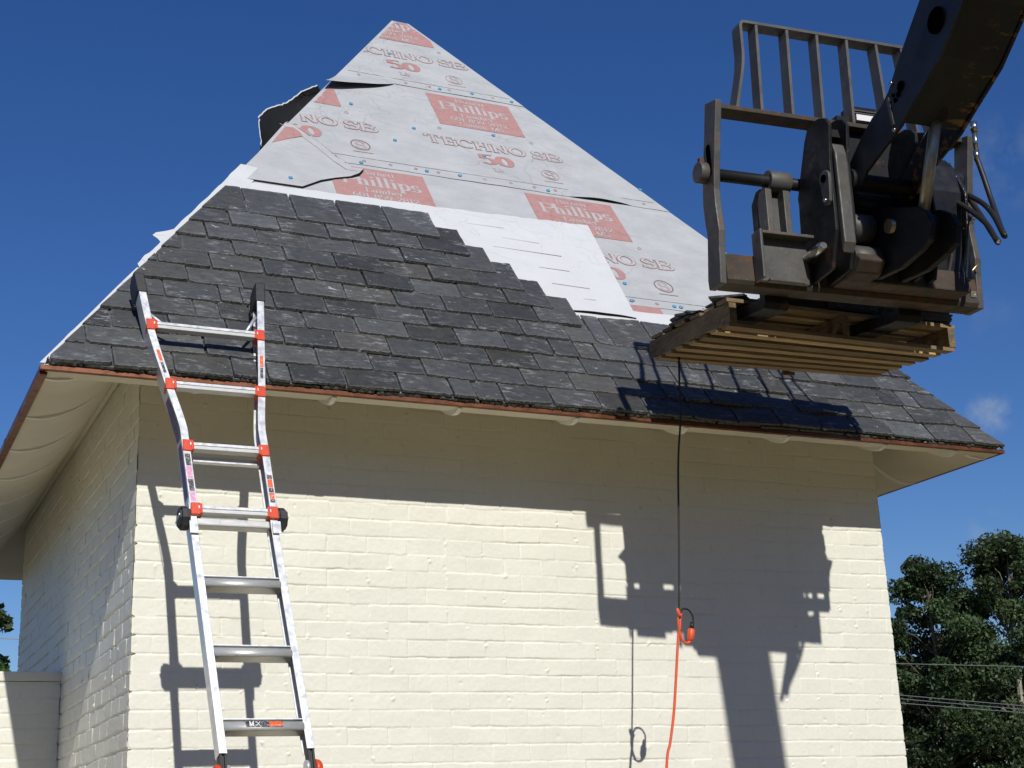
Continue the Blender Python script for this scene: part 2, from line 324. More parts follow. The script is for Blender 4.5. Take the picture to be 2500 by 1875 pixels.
brick_wall('side_wall', (X0, Y0, 0), (0, 1, 0), 1.7, 3.86, Y1 - Y0, .0042, 300, (-1, 0, 0), relief=3.2, edge0=False)
k = MB(); k.box(X0 + .008, X1 - .014, Y0 + .009, Y1, 0, 3.86); k.box(X0, X1, Y0, Y0 + .008, 0, 1.55); k.box(X0, X0 + .007, Y0 + .0085, Y1, 0, 1.7)
k.build('wall_core', 'cream_paint', B)
# soffit swept round the building, and the curved rafter tails under it
PR = [(0, 3.464), (.03, 3.463), (.06, 3.465), (.10, 3.472), (.15, 3.487), (.20, 3.509), (.25, 3.538), (.30, 3.578), (.36, 3.645), (.42, 3.725), (.466, 3.80)]
ex0, ex1, ey0, ey1 = X0 - OV, X1 + OV, Y0 - OV, Y1 + OV
k = MB(); k.smooth = True; rings = []
for i, z in PR:
    q = i + .012; rings.append([k.V((ex0 + q, ey0 + q, z)), k.V((ex1 - q, ey0 + q, z)), k.V((ex1 - q, ey1 - q, z)), k.V((ex0 + q, ey1 - q, z))])
for a, b in zip(rings[:-1], rings[1:]):
    for j in range(4): k.F(a[j], a[(j + 1) % 4], b[(j + 1) % 4], b[j])
k.build('soffit', 'cream_soffit', B)
def rafter(side, t):
    pts = [(i + .014, z + .004) for i, z in PR[:8]]; dp = [.004, .007, .009, .011, .010, .007, .004, .0005] if side != 'f' else [.005, .016, .020, .019, .014, .009, .004, .0005]
    low = [(i + .014, z - d_) for (i, z), d_ in zip(PR[:8], dp)]
    poly = low + pts[::-1]
    T = {'f': lambda a, b, c: (t + a, ey0 + b, c), 'l': lambda a, b, c: (ex0 + b, t + a, c), 'r': lambda a, b, c: (ex1 - b, t + a, c)}[side]
    k = MB(T); k.prism(poly, -.011, .011, 0); k.build('rafter_tail', 'rafter_white', B)
for i in range(8): rafter('f', 1.33 + .586 * i if i < 7 else 5.3)
for i in range(8): rafter('l', 6.04 + .598 * i); rafter('r', 6.04 + .598 * i)
k = MB()
k.box(X0 - .05, X0 - .007, Y0 - .05, Y1, 3.775, 3.80); k.box(X0 - .028, X0 - .007, Y0 - .028, Y1, 3.735, 3.774)
k.box(X0 - .006, X1 + .05, Y0 - .05, Y0 - .007, 3.775, 3.80)
k.build('crown_trim', 'cream_soffit', B)
# copper drip edge on four eaves
k = MB(); z0_, z1_ = ZE - .004, ZE + .015
k.prism([(ex0 - .012, ey0 - .012), (ex1 + .012, ey0 - .012), (ex1 + .012, ey0 + .02), (ex0 - .012, ey0 + .02)], z0_, z1_, 2); k.box(ex0 - .012, ex1 + .012, ey1 - .02, ey1 + .012, z0_, z1_)
k.box(ex0 - .012, ex0 + .02, ey0 + .0202, ey1 - .0202, z0_ - .012, z1_); k.box(ex1 - .02, ex1 + .012, ey0 + .0202, ey1 - .0202, z0_, z1_)
for p in (1.9, 3.35, 4.7): k.box(p, p + .04, ey0 - .0145, ey0 - .0125, z0_ - .001, z1_)
for p in (7.1, 8.4, 9.5): k.box(ex0 - .0145, ex0 - .0125, p, p + .05, z0_ - .013, z1_)
k.build('copper_drip_edge', 'copper', B, bevel=.003)
# roof deck (solid under everything)
k = MB(); vt = LR - .085
rr = [[k.V((ex0, ey0, ZE)), k.V((ex1, ey0, ZE)), k.V((ex1, ey1, ZE)), k.V((ex0, ey1, ZE))]]
hw = lim(vt); zt = ZE + vt * ST; yc = YE + HW
rr.append([k.V((XC - hw, yc - hw, zt)), k.V((XC + hw, yc - hw, zt)), k.V((XC + hw, yc + hw, zt)), k.V((XC - hw, yc + hw, zt))])
for j in range(4): k.F(rr[0][j], rr[0][(j + 1) % 4], rr[1][(j + 1) % 4], rr[1][j])
k.F(*rr[1])
k.build('roof_deck', 'underlay_grey', B)
# underlayment sheets, each a course lapped over the one below; lower edges lift in places
def sheet(name, v0, v1, h, mat, lifts=(), uL=None, uR=None, nu=140, nv=10, seed=1, wav=.003, edgej=.004, slantL=0, vtop=None, parent=B, over=.012, vb=None):
    r = np.random.default_rng(seed); ph = r.uniform(0, 6, 6)
    top = []; bot = []
    for j in range(nv + 1):
        for i in range(nu + 1):
            s_ = i / nu; t = j / nv
            v = v0 + (v1 - v0) * t
            l0 = -lim(v) - over if uL is None else uL + slantL * t; r0 = lim(v) + over if uR is None else (uR[0] + (uR[1] - uR[0]) * t)
            if vb is not None:
                for _ in range(6): l0 = -lim(v - .23 * vb(l0) * (1 - t)) - over
            u = l0 + (r0 - l0) * s_
            vv = v
            if vtop is not None and j == nv: vv = vtop(u)
            elif vtop is not None: vv = v0 + (vtop(u) - v0) * t
            sag = 0 if vb is None else vb(u); vv -= .23 * sag * (1 - t)
            if j == 0: vv += edgej * (sin(u * 9 + ph[0]) * .5 + sin(u * 31 + ph[1]) * .3)
            hh = h + wav * .25 * (1 + sin(u * 7 + v * 3 + ph[2]) * sin(v * 9 + ph[3]))
            fall = max(0, 1 - t * (v1 - v0) / .14); hh += .055 * sag * fall ** 1.3
            for (ua, ub, amt) in lifts:
                if ua < u < ub: hh += amt * fall ** 1.5 * sin(pi * (u - ua) / (ub - ua)) ** .8
            top.append(RF(u, vv, hh)); bot.append(RF(u, vv, max(hh - .0018, h - .0016)))
    n = nu + 1; idx = np.arange(n * (nv + 1)).reshape(nv + 1, n)
    f = np.stack([idx[:-1, :-1], idx[:-1, 1:], idx[1:, 1:], idx[1:, :-1]], -1).reshape(-1, 4)
    f2 = f[:, ::-1] + n * (nv + 1)
    return np_mesh(name, np.array(top + bot), np.concatenate([f, f2]), [mat, 'underlay_back'], parent, True, mi=np.concatenate([np.zeros(len(f)), np.ones(len(f2))]))
shD = sheet('underlay_sheet', .02, 1.075, .0025, 'underlay_grey', seed=2)
shC = sheet('underlay_sheet', 1.0, 2.165, .0052, 'underlay_grey', seed=3)
shB = sheet('underlay_sheet', 2.085, 3.255, .0079, 'underlay_grey', lifts=((.58, .99, .018), (-.3, .3, .002)), seed=4)
shA = sheet('underlay_sheet', 3.178, LR - .082, .0106, 'underlay_grey', lifts=((.0, .5, .003),), seed=5, nu=200, nv=22, vb=lambda u: min(1., max(0, (-.26 - u) / .48)) ** .7)
fe2 = sheet('felt_strip', .03, .940, .0072, 'felt_white', seed=6, over=.03, vtop=lambda u: .94 + .003 * sin(u * 17))
fe1 = sheet('felt_strip', .862, 1.75, .0122, 'felt_white', uR=(.566, .591), lifts=((.10, .60, .012),), seed=7, vtop=lambda u: 1.742 + .025 * u + .02 * max(0, u) + .003 * sin(u * 23) + .002 * sin(u * 61), over=.03)
# folded blank corner patch on the left
bc_ = [(-1.435, 1.733, .018), (-1.088, 1.730, .020), (-.97, 1.83, .0185), (-.884, 1.877, .018), (-.79, 1.917, .019), (-.735, 1.955, .025), (-.70, 2.008, .026)]
tc_ = [(-1.065, 2.425, .018), (-1.0, 2.38, .0155), (-.94, 2.30, .0155), (-.881, 2.211, .0155), (-.82, 2.10, .0155), (-.76, 2.02, .019), (-.698, 2.012, .025)]
k = MB(RF); rows = []
for j in range(6): rows.append([k.V(tuple(b[z] + (t[z] - b[z]) * j / 5 for z in range(2)) + (max(.0145, b[2] + (t[2] - b[2]) * min(1, j / 2.)),)) for b, t in zip(bc_, tc_)])
for A_, B_ in zip(rows[:-1], rows[1:]):
    for i in range(6): k.F(A_[i], A_[i + 1], B_[i + 1], B_[i])
k.k = 1; dz_ = [0, 0, .003, .001, .003, .007, .004]  # black strip along the lower edge stands for the shaded slit
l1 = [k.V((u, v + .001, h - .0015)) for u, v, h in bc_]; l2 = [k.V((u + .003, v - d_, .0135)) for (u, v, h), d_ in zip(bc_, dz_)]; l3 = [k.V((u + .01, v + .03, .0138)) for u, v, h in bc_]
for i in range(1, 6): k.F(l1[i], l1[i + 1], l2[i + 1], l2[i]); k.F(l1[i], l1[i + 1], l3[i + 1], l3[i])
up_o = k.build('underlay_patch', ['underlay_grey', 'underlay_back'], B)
k = MB(RF); ch = [(u + .004, v + .004, h + .0012) for u, v, h in tc_]
for off_, wd_ in ((.0, .004), (-.045, .003)):
    q = [(k.V((u + off_, v + off_ * .8, max(h, .0172))), k.V((u + off_ + wd_, v + off_ * .8 + wd_, max(h, .0172)))) for u, v, h in ch]
    for a_, b_ in zip(q[:-1], q[1:]): k.F(a_[0], b_[0], b_[1], a_[1])
k.build('printed_line', 'print_faint', up_o)
k = MB(RF); k.F(*[k.V((u, v, .0192)) for u, v in ((-1.185, 2.16), (-1.075, 2.37), (-1.03, 2.375), (-1.0, 2.335), (-.99, 2.29), (-1.08, 2.235))]); k.build('printed_block', 'print_pink', up_o)
# peeled, torn flap of the neighbouring slope standing out past the hip: black underside facing the street
FI = [(1.912, 7.163, 5.206), (1.941, 7.192, 5.247), (1.996, 7.251, 5.33), (2.065, 7.331, 5.443), (2.13, 7.403, 5.544), (2.194, 7.468, 5.636), (2.25, 7.528, 5.721), (2.293, 7.571, 5.78), (2.341, 7.599, 5.82), (2.43, 7.624, 5.862)]
FR = [(1.909, 7.163, 5.204), (1.906, 7.192, 5.311), (1.915, 7.251, 5.402), (1.942, 7.331, 5.472), (1.999, 7.403, 5.553), (2.073, 7.468, 5.624), (2.143, 7.528, 5.681), (2.208, 7.571, 5.753), (2.271, 7.599, 5.822), (2.36, 7.624, 5.885)]
rf = random.Random(5); FI = [tuple(p) for p in smooth_path(FI, 5)]; FR = [tuple(c_ + rf.gauss(0, .0016) * (0 < i_ < len(FI) - 1) for c_ in p) for i_, p in enumerate(smooth_path(FR, 5))]
k = MB(); k.smooth = True; k.k = 1
ia = [k.V((p[0] + .05, p[1] + .05, p[2] - .012)) for p in FI]; md = [k.V(((p[0] + q[0]) / 2, (p[1] + q[1]) / 2 + .045, (p[2] + q[2]) / 2 + .004)) for p, q in zip(FI, FR)]; oa = [k.V(q) for q in FR]
for A_, B_ in ((ia, md), (md, oa)):
    for i in range(len(A_) - 1): k.F(A_[i], A_[i + 1], B_[i + 1], B_[i])
k.k = 0
ob = [k.V((q[0] - .004, q[1] + .004, q[2] + .007)) for q in FR]
for i in range(len(ob) - 1): k.F(ob[i], ob[i + 1], oa[i + 1], oa[i])
fo = k.build('torn_flap', ['felt_white', 'underlay_back'], B)
# wrapped membrane edge standing proud along both hips, with two loose tails
for sd in (-1, 1):
    k = MB(); n_ = 70; rows = []
    for i in range(n_ + 1):
        v = .06 + (1.86 - .06) * i / n_ if sd < 0 else .04 + 1.5 * i / n_
        wj = (.016 + .003 * sin(v * 7) + .002 * sin(v * 37) + random.uniform(-.001, .001)) * (1 if sd < 0 else 1.0 + .9 * max(0, 1 - v / .6)) + (.012 if sd < 0 and v > .9 else 0)
        if sd < 0 and v < .17: wj *= .2
        if sd < 0 and 1.02 < v < 1.13: wj += .075 * (1 - abs(v - 1.075) / .055)
        if sd < 0 and .80 < v < .90: wj += .02
        u = lim(v); rows.append([k.V(RF(sd * (u - .10), v, .0135)), k.V(RF(sd * (u - .015), v, .024)), k.V(RF(sd * (u + wj), v, .026)), k.V(RF(sd * (u + wj - .004), v, .022))])
    for a, b in zip(rows[:-1], rows[1:]):
        for j in range(3): k.F(a[j], a[j + 1], b[j + 1], b[j])
    k.build('hip_wrap', 'felt_white', B)

# ------------------------------------------------------------------ printing on the underlayment
def arc(cx, cy, rx, ry, a0, a1, n=14): return [(cx + rx * cos(radians(a0 + (a1 - a0) * i / n)), cy + ry * sin(radians(a0 + (a1 - a0) * i / n))) for i in range(n + 1)]
def sf(x, y, w=.2): return [(x - w / 2, y), (x + w / 2, y)]
def bow(x, y0, y1, r): return [(x, y1)] + arc(x + r * .45, (y0 + y1) / 2, r, (y1 - y0) / 2, 90, -90) + [(x, y0)]
GL = {  # advance, strokes (thick where upright, thin where level)
 'B': (.80, [[(.2, 0), (.2, 1)], sf(.14, 0, .26), sf(.14, 1, .26), bow(.2, .52, 1, .38), bow(.2, 0, .52, .44)]),
 'P': (.74, [[(.2, 0), (.2, 1)], sf(.2, 0, .36), sf(.14, 1, .26), bow(.2, .45, 1, .42)]),
 'L': (.72, [[(.2, 0), (.2, 1)], sf(.2, 1, .36), [(.06, 0), (.64, 0)], [(.64, 0), (.66, .26)]]),
 'C': (.86, [arc(.46, .5, .36, .5, 40, 320, 20), [(.76, .7), (.76, 1)]]),
 'M': (1.06, [[(.17, 0), (.17, 1)], [(.17, 1), (.53, .05)], [(.53, .05), (.88, 1)], [(.88, 0), (.88, 1)], sf(.17, 0, .26), sf(.88, 0, .3), sf(.13, 1, .2), sf(.92, 1, .2)]),
 'S': (.68, [arc(.34, .74, .25, .26, 20, 270, 14)[0:] + arc(.34, .26, .28, .26, 90, -160, 14)[1:], [(.58, .72), (.58, 1)], [(.07, 0), (.07, .28)]]),
 'T': (.82, [[(.41, 0), (.41, 1)], sf(.41, 0, .36), [(.06, 1), (.76, 1)], [(.06, .72), (.06, 1)], [(.76, .72), (.76, 1)]]),
 'E': (.76, [[(.2, 0), (.2, 1)], [(.06, 1), (.66, 1)], [(.06, 0), (.68, 0)], [(.2, .52), (.5, .52)], [(.66, .74), (.66, 1)], [(.68, 0), (.68, .28)], [(.5, .38), (.5, .66)]]),
 'H': (.92, [[(.2, 0), (.2, 1)], [(.72, 0), (.72, 1)], [(.2, .52), (.72, .52)], sf(.2, 0, .34), sf(.2, 1, .34), sf(.72, 0, .34), sf(.72, 1, .34)]),
 'N': (.92, [[(.2, 0), (.2, 1)], [(.2, 1), (.74, 0)], [(.74, 0), (.74, 1)], sf(.2, 0, .3), sf(.14, 1, .2), sf(.74, 1, .3)]),
 'O': (.90, [arc(.45, .5, .37, .5, 0, 360, 26)]),
 'a': (.58, [[(.42, .08), (.42, .48)] + arc(.26, .46, .16, .2, 0, 150, 8), arc(.24, .17, .16, .17, 60, 320, 12), [(.42, .03), (.54, .03)]]),
 'r': (.48, [[(.17, 0), (.17, .66)], sf(.17, 0, .28), sf(.11, .66, .16), arc(.36, .42, .17, .24, 160, 50, 8)]),
 'n': (.64, [[(.16, 0), (.16, .66)], sf(.16, 0, .26), sf(.1, .66, .16), arc(.32, .4, .16, .26, 170, 0, 8) + [(.48, 0)], sf(.48, 0, .26)]),
 'm': (.94, [[(.16, 0), (.16, .66)], sf(.16, 0, .26), arc(.31, .4, .15, .26, 170, 0, 8) + [(.46, 0)], arc(.61, .4, .15, .26, 170, 0, 8) + [(.76, 0)], sf(.46, 0, .24), sf(.76, 0, .26)]),
 'h': (.64, [[(.16, 0), (.16, 1.04)], sf(.16, 0, .26), sf(.1, 1.04, .16), arc(.32, .4, .16, .26, 170, 0, 8) + [(.48, 0)], sf(.48, 0, .26)]),
 'b': (.62, [[(.16, 0), (.16, 1.04)], sf(.1, 1.04, .16), arc(.33, .33, .2, .33, 170, -170, 16)]),
 'u': (.64, [[(.16, .66), (.16, .24)] + arc(.31, .24, .15, .24, 180, 350, 8), [(.46, 0), (.46, .66)], sf(.1, .66, .16), sf(.4, .66, .16), sf(.52, 0, .14)]),
 'e': (.56, [arc(.29, .33, .2, .33, 0, 310, 16), [(.1, .36), (.49, .36)]]),
 'o': (.60, [arc(.30, .33, .21, .33, 0, 360, 18)]),
 't': (.42, [[(.19, .9), (.19, .14)] + arc(.29, .14, .1, .13, 180, 310, 6), [(.06, .66), (.36, .66)]]),
 'i': (.34, [[(.17, 0), (.17, .66)], sf(.17, 0, .28), sf(.11, .66, .16), [(.17, .86), (.17, .98)]]),
 'l': (.34, [[(.17, 0), (.17, 1.04)], sf(.17, 0, .28), sf(.11, 1.04, .16)]),
 'p': (.64, [[(.16, -.3), (.16, .66)], sf(.16, -.3, .28), sf(.1, .66, .16), arc(.33, .33, .2, .33, 170, -170, 16)]),
 's': (.50, [arc(.25, .49, .16, .17, 20, 270, 9) + arc(.25, .17, .18, .16, 90, -160, 10)[1:]]),
 'c': (.54, [arc(.29, .33, .2, .33, 40, 320, 16)]),
 '6': (.62, [arc(.31, .3, .22, .3, 0, 360, 16), arc(.52, .3, .44, .68, 180, 105, 8)]), '9': (.62, [arc(.31, .68, .22, .3, 0, 360, 16), arc(.1, .7, .44, .7, 0, -75, 8)]),
 '0': (.62, [arc(.31, .5, .23, .5, 0, 360, 20)]), '1': (.46, [[(.24, 0), (.24, 1)], sf(.24, 0, .3), [(.1, .86), (.24, 1)]]),
 '8': (.62, [arc(.31, .75, .19, .25, 0, 360, 14), arc(.31, .26, .23, .26, 0, 360, 16)]),
 '5': (.62, [[(.14, 1), (.52, 1)], [(.14, 1), (.13, .55)], arc(.29, .31, .24, .31, 130, -140, 14)]),
 '2': (.62, [arc(.30, .72, .21, .28, 165, -20, 9) + [(.08, 0)], [(.08, 0), (.55, 0)], [(.55, 0), (.57, .2)]]),
 '-': (.40, [[(.08, .38), (.32, .38)]]), '.': (.24, [[(.1, 0), (.1, .1)]]), ',': (.24, [[(.1, .1), (.1, 0), (.05, -.14)]]), ' ': (.34, []),
}
LAY = [0]
def strokes(k, txt, u, v, cap, h, thick=.17, thin=.07, width=None, lo=None, hi=None, track=0.):
    adv = sum(GL[c][0] + track for c in txt); sx = cap if width is None else width / adv; x = u
    for c in txt:
        a_, ss = GL[c]
        for path in ss:
            P = []
            for p, q in zip(path[:-1], path[1:]):
                n = max(1, int(hypot(q[0] - p[0], q[1] - p[1]) / .12)); P += [(p[0] + (q[0] - p[0]) * i / n, p[1] + (q[1] - p[1]) * i / n) for i in range(n)]
            P.append(path[-1]); LAY[0] = (LAY[0] + 1) % 9; hz = h + LAY[0] * .00006; prev = None
            for i, p in enumerate(P):
                a = P[max(i - 1, 0)]; b = P[min(i + 1, len(P) - 1)]; dx, dy = b[0] - a[0], b[1] - a[1]; d = hypot(dx, dy) or 1; dx /= d; dy /= d
                w = (thin + (thick - thin) * abs(dy) ** 1.3) / 2; n_ = (-dy, dx)
                A = (x + (p[0] + n_[0] * w) * sx, v + (p[1] + n_[1] * w) * cap); B_ = (x + (p[0] - n_[0] * w) * sx, v + (p[1] - n_[1] * w) * cap)
                mid = ((A[0] + B_[0]) / 2, (A[1] + B_[1]) / 2)
                ok = abs(mid[0]) < lim(mid[1]) - .012 and mid[1] < LR - .095 and (lo is None or mid[0] > lo) and (hi is None or mid[0] < hi)
                cur = (k.V((A[0], A[1], hz)), k.V((B_[0], B_[1], hz))) if ok else None
                if prev and cur: k.F(prev[0], prev[1], cur[1], cur[0])
                prev = cur
        x += (a_ + track) * sx
    return x
def clip_poly(P, f):
    o = []
    for a, b in zip(P, P[1:] + P[:1]):
        fa, fb = f(a), f(b)
        if fa >= 0: o.append(a)
        if (fa >= 0) != (fb >= 0): t = fa / (fa - fb); o.append((a[0] + (b[0] - a[0]) * t, a[1] + (b[1] - a[1]) * t))
    return o
def fill(k, P, h):
    P = clip_poly(P, lambda p: lim(p[1]) - .012 - p[0])
    if len(P) > 2: P = clip_poly(P, lambda p: lim(p[1]) - .012 + p[0])
    if len(P) > 2: P = clip_poly(P, lambda p: LR - .09 - p[1])
    if len(P) > 2: k.F(*[k.V((p[0], p[1], h)) for p in P])
def circle(k, u, v, r, w, h, n=22):
    if abs(u) + r > lim(v + r) - .01: return
    a = [(k.V((u + (r + w / 2) * cos(2 * pi * i / n), v + (r + w / 2) * sin(2 * pi * i / n), h)), k.V((u + (r - w / 2) * cos(2 * pi * i / n), v + (r - w / 2) * sin(2 * pi * i / n), h))) for i in range(n)]
    for i in range(n): k.F(a[i][0], a[(i + 1) % n][0], a[(i + 1) % n][1], a[i][1])
RFm = lambda a, b, c: RF(a, b, c)
def print_sheet(parent, ublk, vblk, h0, vlap, vhi, marks=True):
    rd, ft, gr, ln = (MB(RF) for _ in range(4)); h = h0 + .0026
    for n in (-2, -1, 0, 1):
        u = ublk + 1.178 * n
        if u > lim(vblk) or u + .85 < -lim(vblk): continue
        pk, wh, fv = MB(RF), MB(RF), MB(RF)
        fill(pk, [(u, vblk), (u + .562, vblk), (u + .556, vblk + .392), (u, vblk + .390)], h)
        c = u + .28
        def cen(t, cap, v, wd, tk=.16, tn=.075): strokes(wh, t, c - wd / 2, v, cap, h + .0007, width=wd, thick=tk, thin=tn)
        cen('Barnett', .040, vblk + .325, .20); cen('Phillips', .098, vblk + .205, .46, .17, .07); cen('Lumber', .042, vblk + .135, .22); cen('601-859-2812', .041, vblk + .077, .38, .15); cen('Canton, MS', .041, vblk + .020, .29, .15)
        ut = u - .147
        strokes(rd, 'TECHNO SB', ut, vblk - .255, .088, h + .0001, .235, .165, .87); strokes(gr, 'TECHNO SB', ut, vblk - .255, .088, h + .0008, .145, .075, .87)
        strokes(fv, '50', u + .155, vblk - .415, .104, h + .0002, .25, .11, .215)
        strokes(ft, 'Lb', u + .21, vblk - .50, .036, h, .20, .12, .07)
        if n != -2:
            for cu in (u + .59, u + .59 - 1.178):
                cv = vblk - .435
                circle(ft, cu, cv, .055, .008, h); strokes(ft, 'S', cu - .03, cv - .04, .08, h + .0001, .20, .10, .06)
                fill(ft, [(cu - .06, cv - .085), (cu + .06, cv - .085), (cu + .06, cv - .078), (cu - .06, cv - .078)], h)
        for du_ in (-.02, .58): circle(ft, u + du_, vblk - .06, .011, .006, h)
        for k, nm, mt in ((pk, 'printed_block', 'print_pink'), (wh, 'block_lettering', 'print_white'), (fv, 'printed_number', 'print_pink')):
            if k.f: k.build(nm, mt, parent)
    uu = -3 + random.random() * .1
    while uu < 3 and marks:
        if abs(uu) < lim(vlap + .05) - .02: circle(rd, uu, vlap + .042 + random.uniform(-.004, .004), .0085, .005, h, 12)
        uu += .148 + random.uniform(-.02, .02)
    L2 = lim(vlap + .08) - .02
    for q in range(60 if marks else 0):
        a = -L2 + 2 * L2 * q / 60; b = -L2 + 2 * L2 * (q + 1) / 60; vv = vlap + .072; ln.F(ln.V((a, vv + .001 * sin(a * 5), h)), ln.V((b, vv + .001 * sin(b * 5), h)), ln.V((b, vv + .0035 + .001 * sin(b * 5), h)), ln.V((a, vv + .0035 + .001 * sin(a * 5), h)))
    for k, nm, mt in ((rd, 'printed_lettering', 'print_red'), (ft, 'printed_emblem', 'print_faint'), (gr, 'lettering_infill', 'underlay_grey'), (ln, 'printed_line', 'print_line')):
        if k.f: k.build(nm, mt, parent)
print_sheet(shA, -.398, 3.822, .0106, 3.178, 4.2)
print_sheet(shB, -.063, 2.745, .0079, 2.09, 3.25)
print_sheet(shC, .281, 1.660, .0052, 1.0, 2.16)
print_sheet(shD, .205, .615, .0025, -.2, 1.07, False)
k = MB(RFm)
for (u0, v0, u1, v1, w) in ((-.02, 1.50, .20, 1.490, .003), (-.10, 1.395, .30, 1.385, .005), (.12, 1.245, .30, 1.240, .006), (.15, 1.10, .37, 1.090, .008), (.30, .985, .37, .98, .012), (-.2, 1.60, .02, 1.60, .003)):
    k.F(*[k.V((a, b, .0150)) for a, b in ((u0, v0), (u1, v1), (u1, v1 + w), (u0, v0 + w * .4))])
k.build('chalk_line', 'print_faint', fe1)
# blue plastic cap nails
def cap_nail(u, v, h):
    k = MB(); c = Vector(RF(u, v, h)); nrm = Vector((0, -ST, CT)); k.tube([c - nrm * .002, c + nrm * .003, c + nrm * .004], [.0115, .0115, .006], 12); return k.build('cap_nail', 'cap_blue', B)
for u, v, h in [(-.03, 4.10, .014), (-.20, 3.60, .014), (.05, 3.21, .015), (.27, 3.225, .015), (.54, 3.21, .015), (-.61, 2.80, .0125), (-.26, 2.62, .0125), (.27, 2.70, .0125), (.13, 2.41, .0125), (-.69, 2.10, .0125), (-.30, 2.12, .0125), (-.1, 2.125, .0125),
                (.45, 2.11, .0125), (.73, 2.115, .0125), (1.13, 2.30, .0125), (-1.14, 1.80, .022), (.62, 1.20, .0095), (.60, 1.035, .0095), (.86, 1.03, .0095), (.90, 1.03, .0095), (-.42, 2.43, .0125)]:
    cap_nail(u, v, h)

# ------------------------------------------------------------------ slate covering
SV, SF_, ST_, SS, SE = [], [], [], [], []
def clipr(P):
    for sg in (1, -1):
        P = clip_poly(P, lambda p: lim(p[1]) - .004 + random.uniform(-.001, .001) - sg * p[0])
        if len(P) < 3: return P
    return P
def slate(u0, u1, v0, ln, h0, tilt, rough=.0016):
    n = lambda: random.gauss(0, rough)
    per = []
    def edge(a, b, cnt, jag):
        for i in range(cnt):
            t = i / cnt; per.append((a[0] + (b[0] - a[0]) * t + (random.gauss(0, jag) if i else 0), a[1] + (b[1] - a[1]) * t + (random.gauss(0, jag) if i else 0)))
    cut = random.choice([.004, .007, .012, .02]) * random.random(); c2_ = random.choice([.004, .008, .014]) * random.random(); sk = random.gauss(0, .0022)
    A = (u0 + cut, v0 + sk); Bq = (u1 - c2_, v0 - sk); Cq = (u1, v0 + c2_ - sk); D_ = (u1 + n(), v0 + ln + n() * 2); E_ = (u0 + n(), v0 + ln + n() * 2); F_ = (u0, v0 + cut + sk)
    edge(A, Bq, 22, rough * 1.2); edge(Bq, Cq, 1, 0); edge(Cq, D_, 10, rough * .7); edge(D_, E_, 14, rough * 1.2); edge(E_, F_, 10, rough * .7); edge(F_, A, 1, 0)
    P = clipr(per)
    if len(P) < 3: return
    th = random.uniform(.008, .0155); base = len(SV); m_ = len(P); tone = max(.62, random.gauss(1.02, .21)); warm = random.random() ** 3 * .13
    col = (tone * (1 + warm), tone * (1 + warm * .35), tone * (1 - warm * .5)); sd = tuple(random.uniform(-20, 20) for _ in range(3)); tw = random.gauss(0, .008)
    H = lambda p: h0 - (p[1] - v0) * tilt + tw * (p[0] - (u0 + u1) / 2)
    cu = sum(p[0] for p in P) / m_; cv = sum(p[1] for p in P) / m_
    for p in P: SV.append(RF(p[0], p[1], H(p)))
    for p in P: SV.append(RF(p[0] + .0015 * (1 if p[0] < cu else -1), p[1] + (.002 if p[1] < cv else -.002), H(p) + th)); 
    for i in range(m_): j = (i + 1) % m_; SF_.append((base + i, base + j, base + m_ + j, base + m_ + i))
    # inner ring so the worn margin can show
    b3 = len(SV)
    for p in P: SV.append(RF(cu + (p[0] - cu) * .90, cv + (p[1] - cv) * .91, H(p) + th + random.gauss(.0008, .0005)))
    for i in range(m_): j = (i + 1) % m_; SF_.append((base + m_ + i, base + m_ + j, b3 + j, b3 + i))
    SF_.append(tuple(range(b3, b3 + m_))); SF_.append(tuple(range(base + m_ - 1, base - 1, -1)))
    k_ = len(SV) - base; ST_.extend([col] * k_); SS.extend([sd] * k_); SE.extend([1.] * (2 * m_) + [0.] * m_)
EX = .134; SLN = .27
ends = {10: (-.425, -.455), 9: (-.29, -.33), 8: (-.178, -.205), 7: (-.065, -.08), 6: (.056, .056), 5: (.172, .185)}
for r_ in range(-1, 11):
    v0 = .004 + EX * max(r_, 0); h0 = .0385; tilt = .080
    if r_ == -1: h0 = .020; tilt = .02
    ph = (.06 if r_ % 2 == 0 else .185) + random.uniform(-.012, .012)
    u = ph - .2475 * 12
    while u < lim(v0) + .1:
        w = .2475
        if u > .8: w += random.uniform(-.035, .03)
        parts = [(u, u + w)]
        q = random.random()
        if q < .05: c_ = u + w * random.uniform(.4, .62); parts = [(u, c_), (c_, u + w)]
        for (a, b) in parts:
            a2 = a + random.uniform(.0015, .0055); b2 = b - random.uniform(.0015, .0055)
            if r_ in ends:
                e = ends[r_][0]
                if a2 > e - .06: continue
                if b2 > e - .06: b2 = e
            if b2 < -lim(v0) or a2 > lim(v0): continue
            vj = random.gauss(0, .0022)
            slate(a2, b2, v0 + (vj if r_ >= 0 else 0), SLN, h0 + random.uniform(-.001, .0045), tilt)
        u += w
me = bpy.data.meshes.new('slate_tiles'); me.from_pydata(SV, [], SF_); 
a = me.attributes.new('tone', 'FLOAT_VECTOR', 'POINT'); a.data.foreach_set('vector', np.array(ST_, np.float32).ravel())
a = me.attributes.new('seedv', 'FLOAT_VECTOR', 'POINT'); a.data.foreach_set('vector', np.array(SS, np.float32).ravel())
a = me.attributes.new('edge', 'FLOAT', 'POINT'); a.data.foreach_set('value', np.array(SE, np.float32))
import bmesh
bm = bmesh.new(); bm.from_mesh(me); bmesh.ops.recalc_face_normals(bm, faces=bm.faces); bm.to_mesh(me); bm.free()
link('slate_tiles', me, 'slate', B)

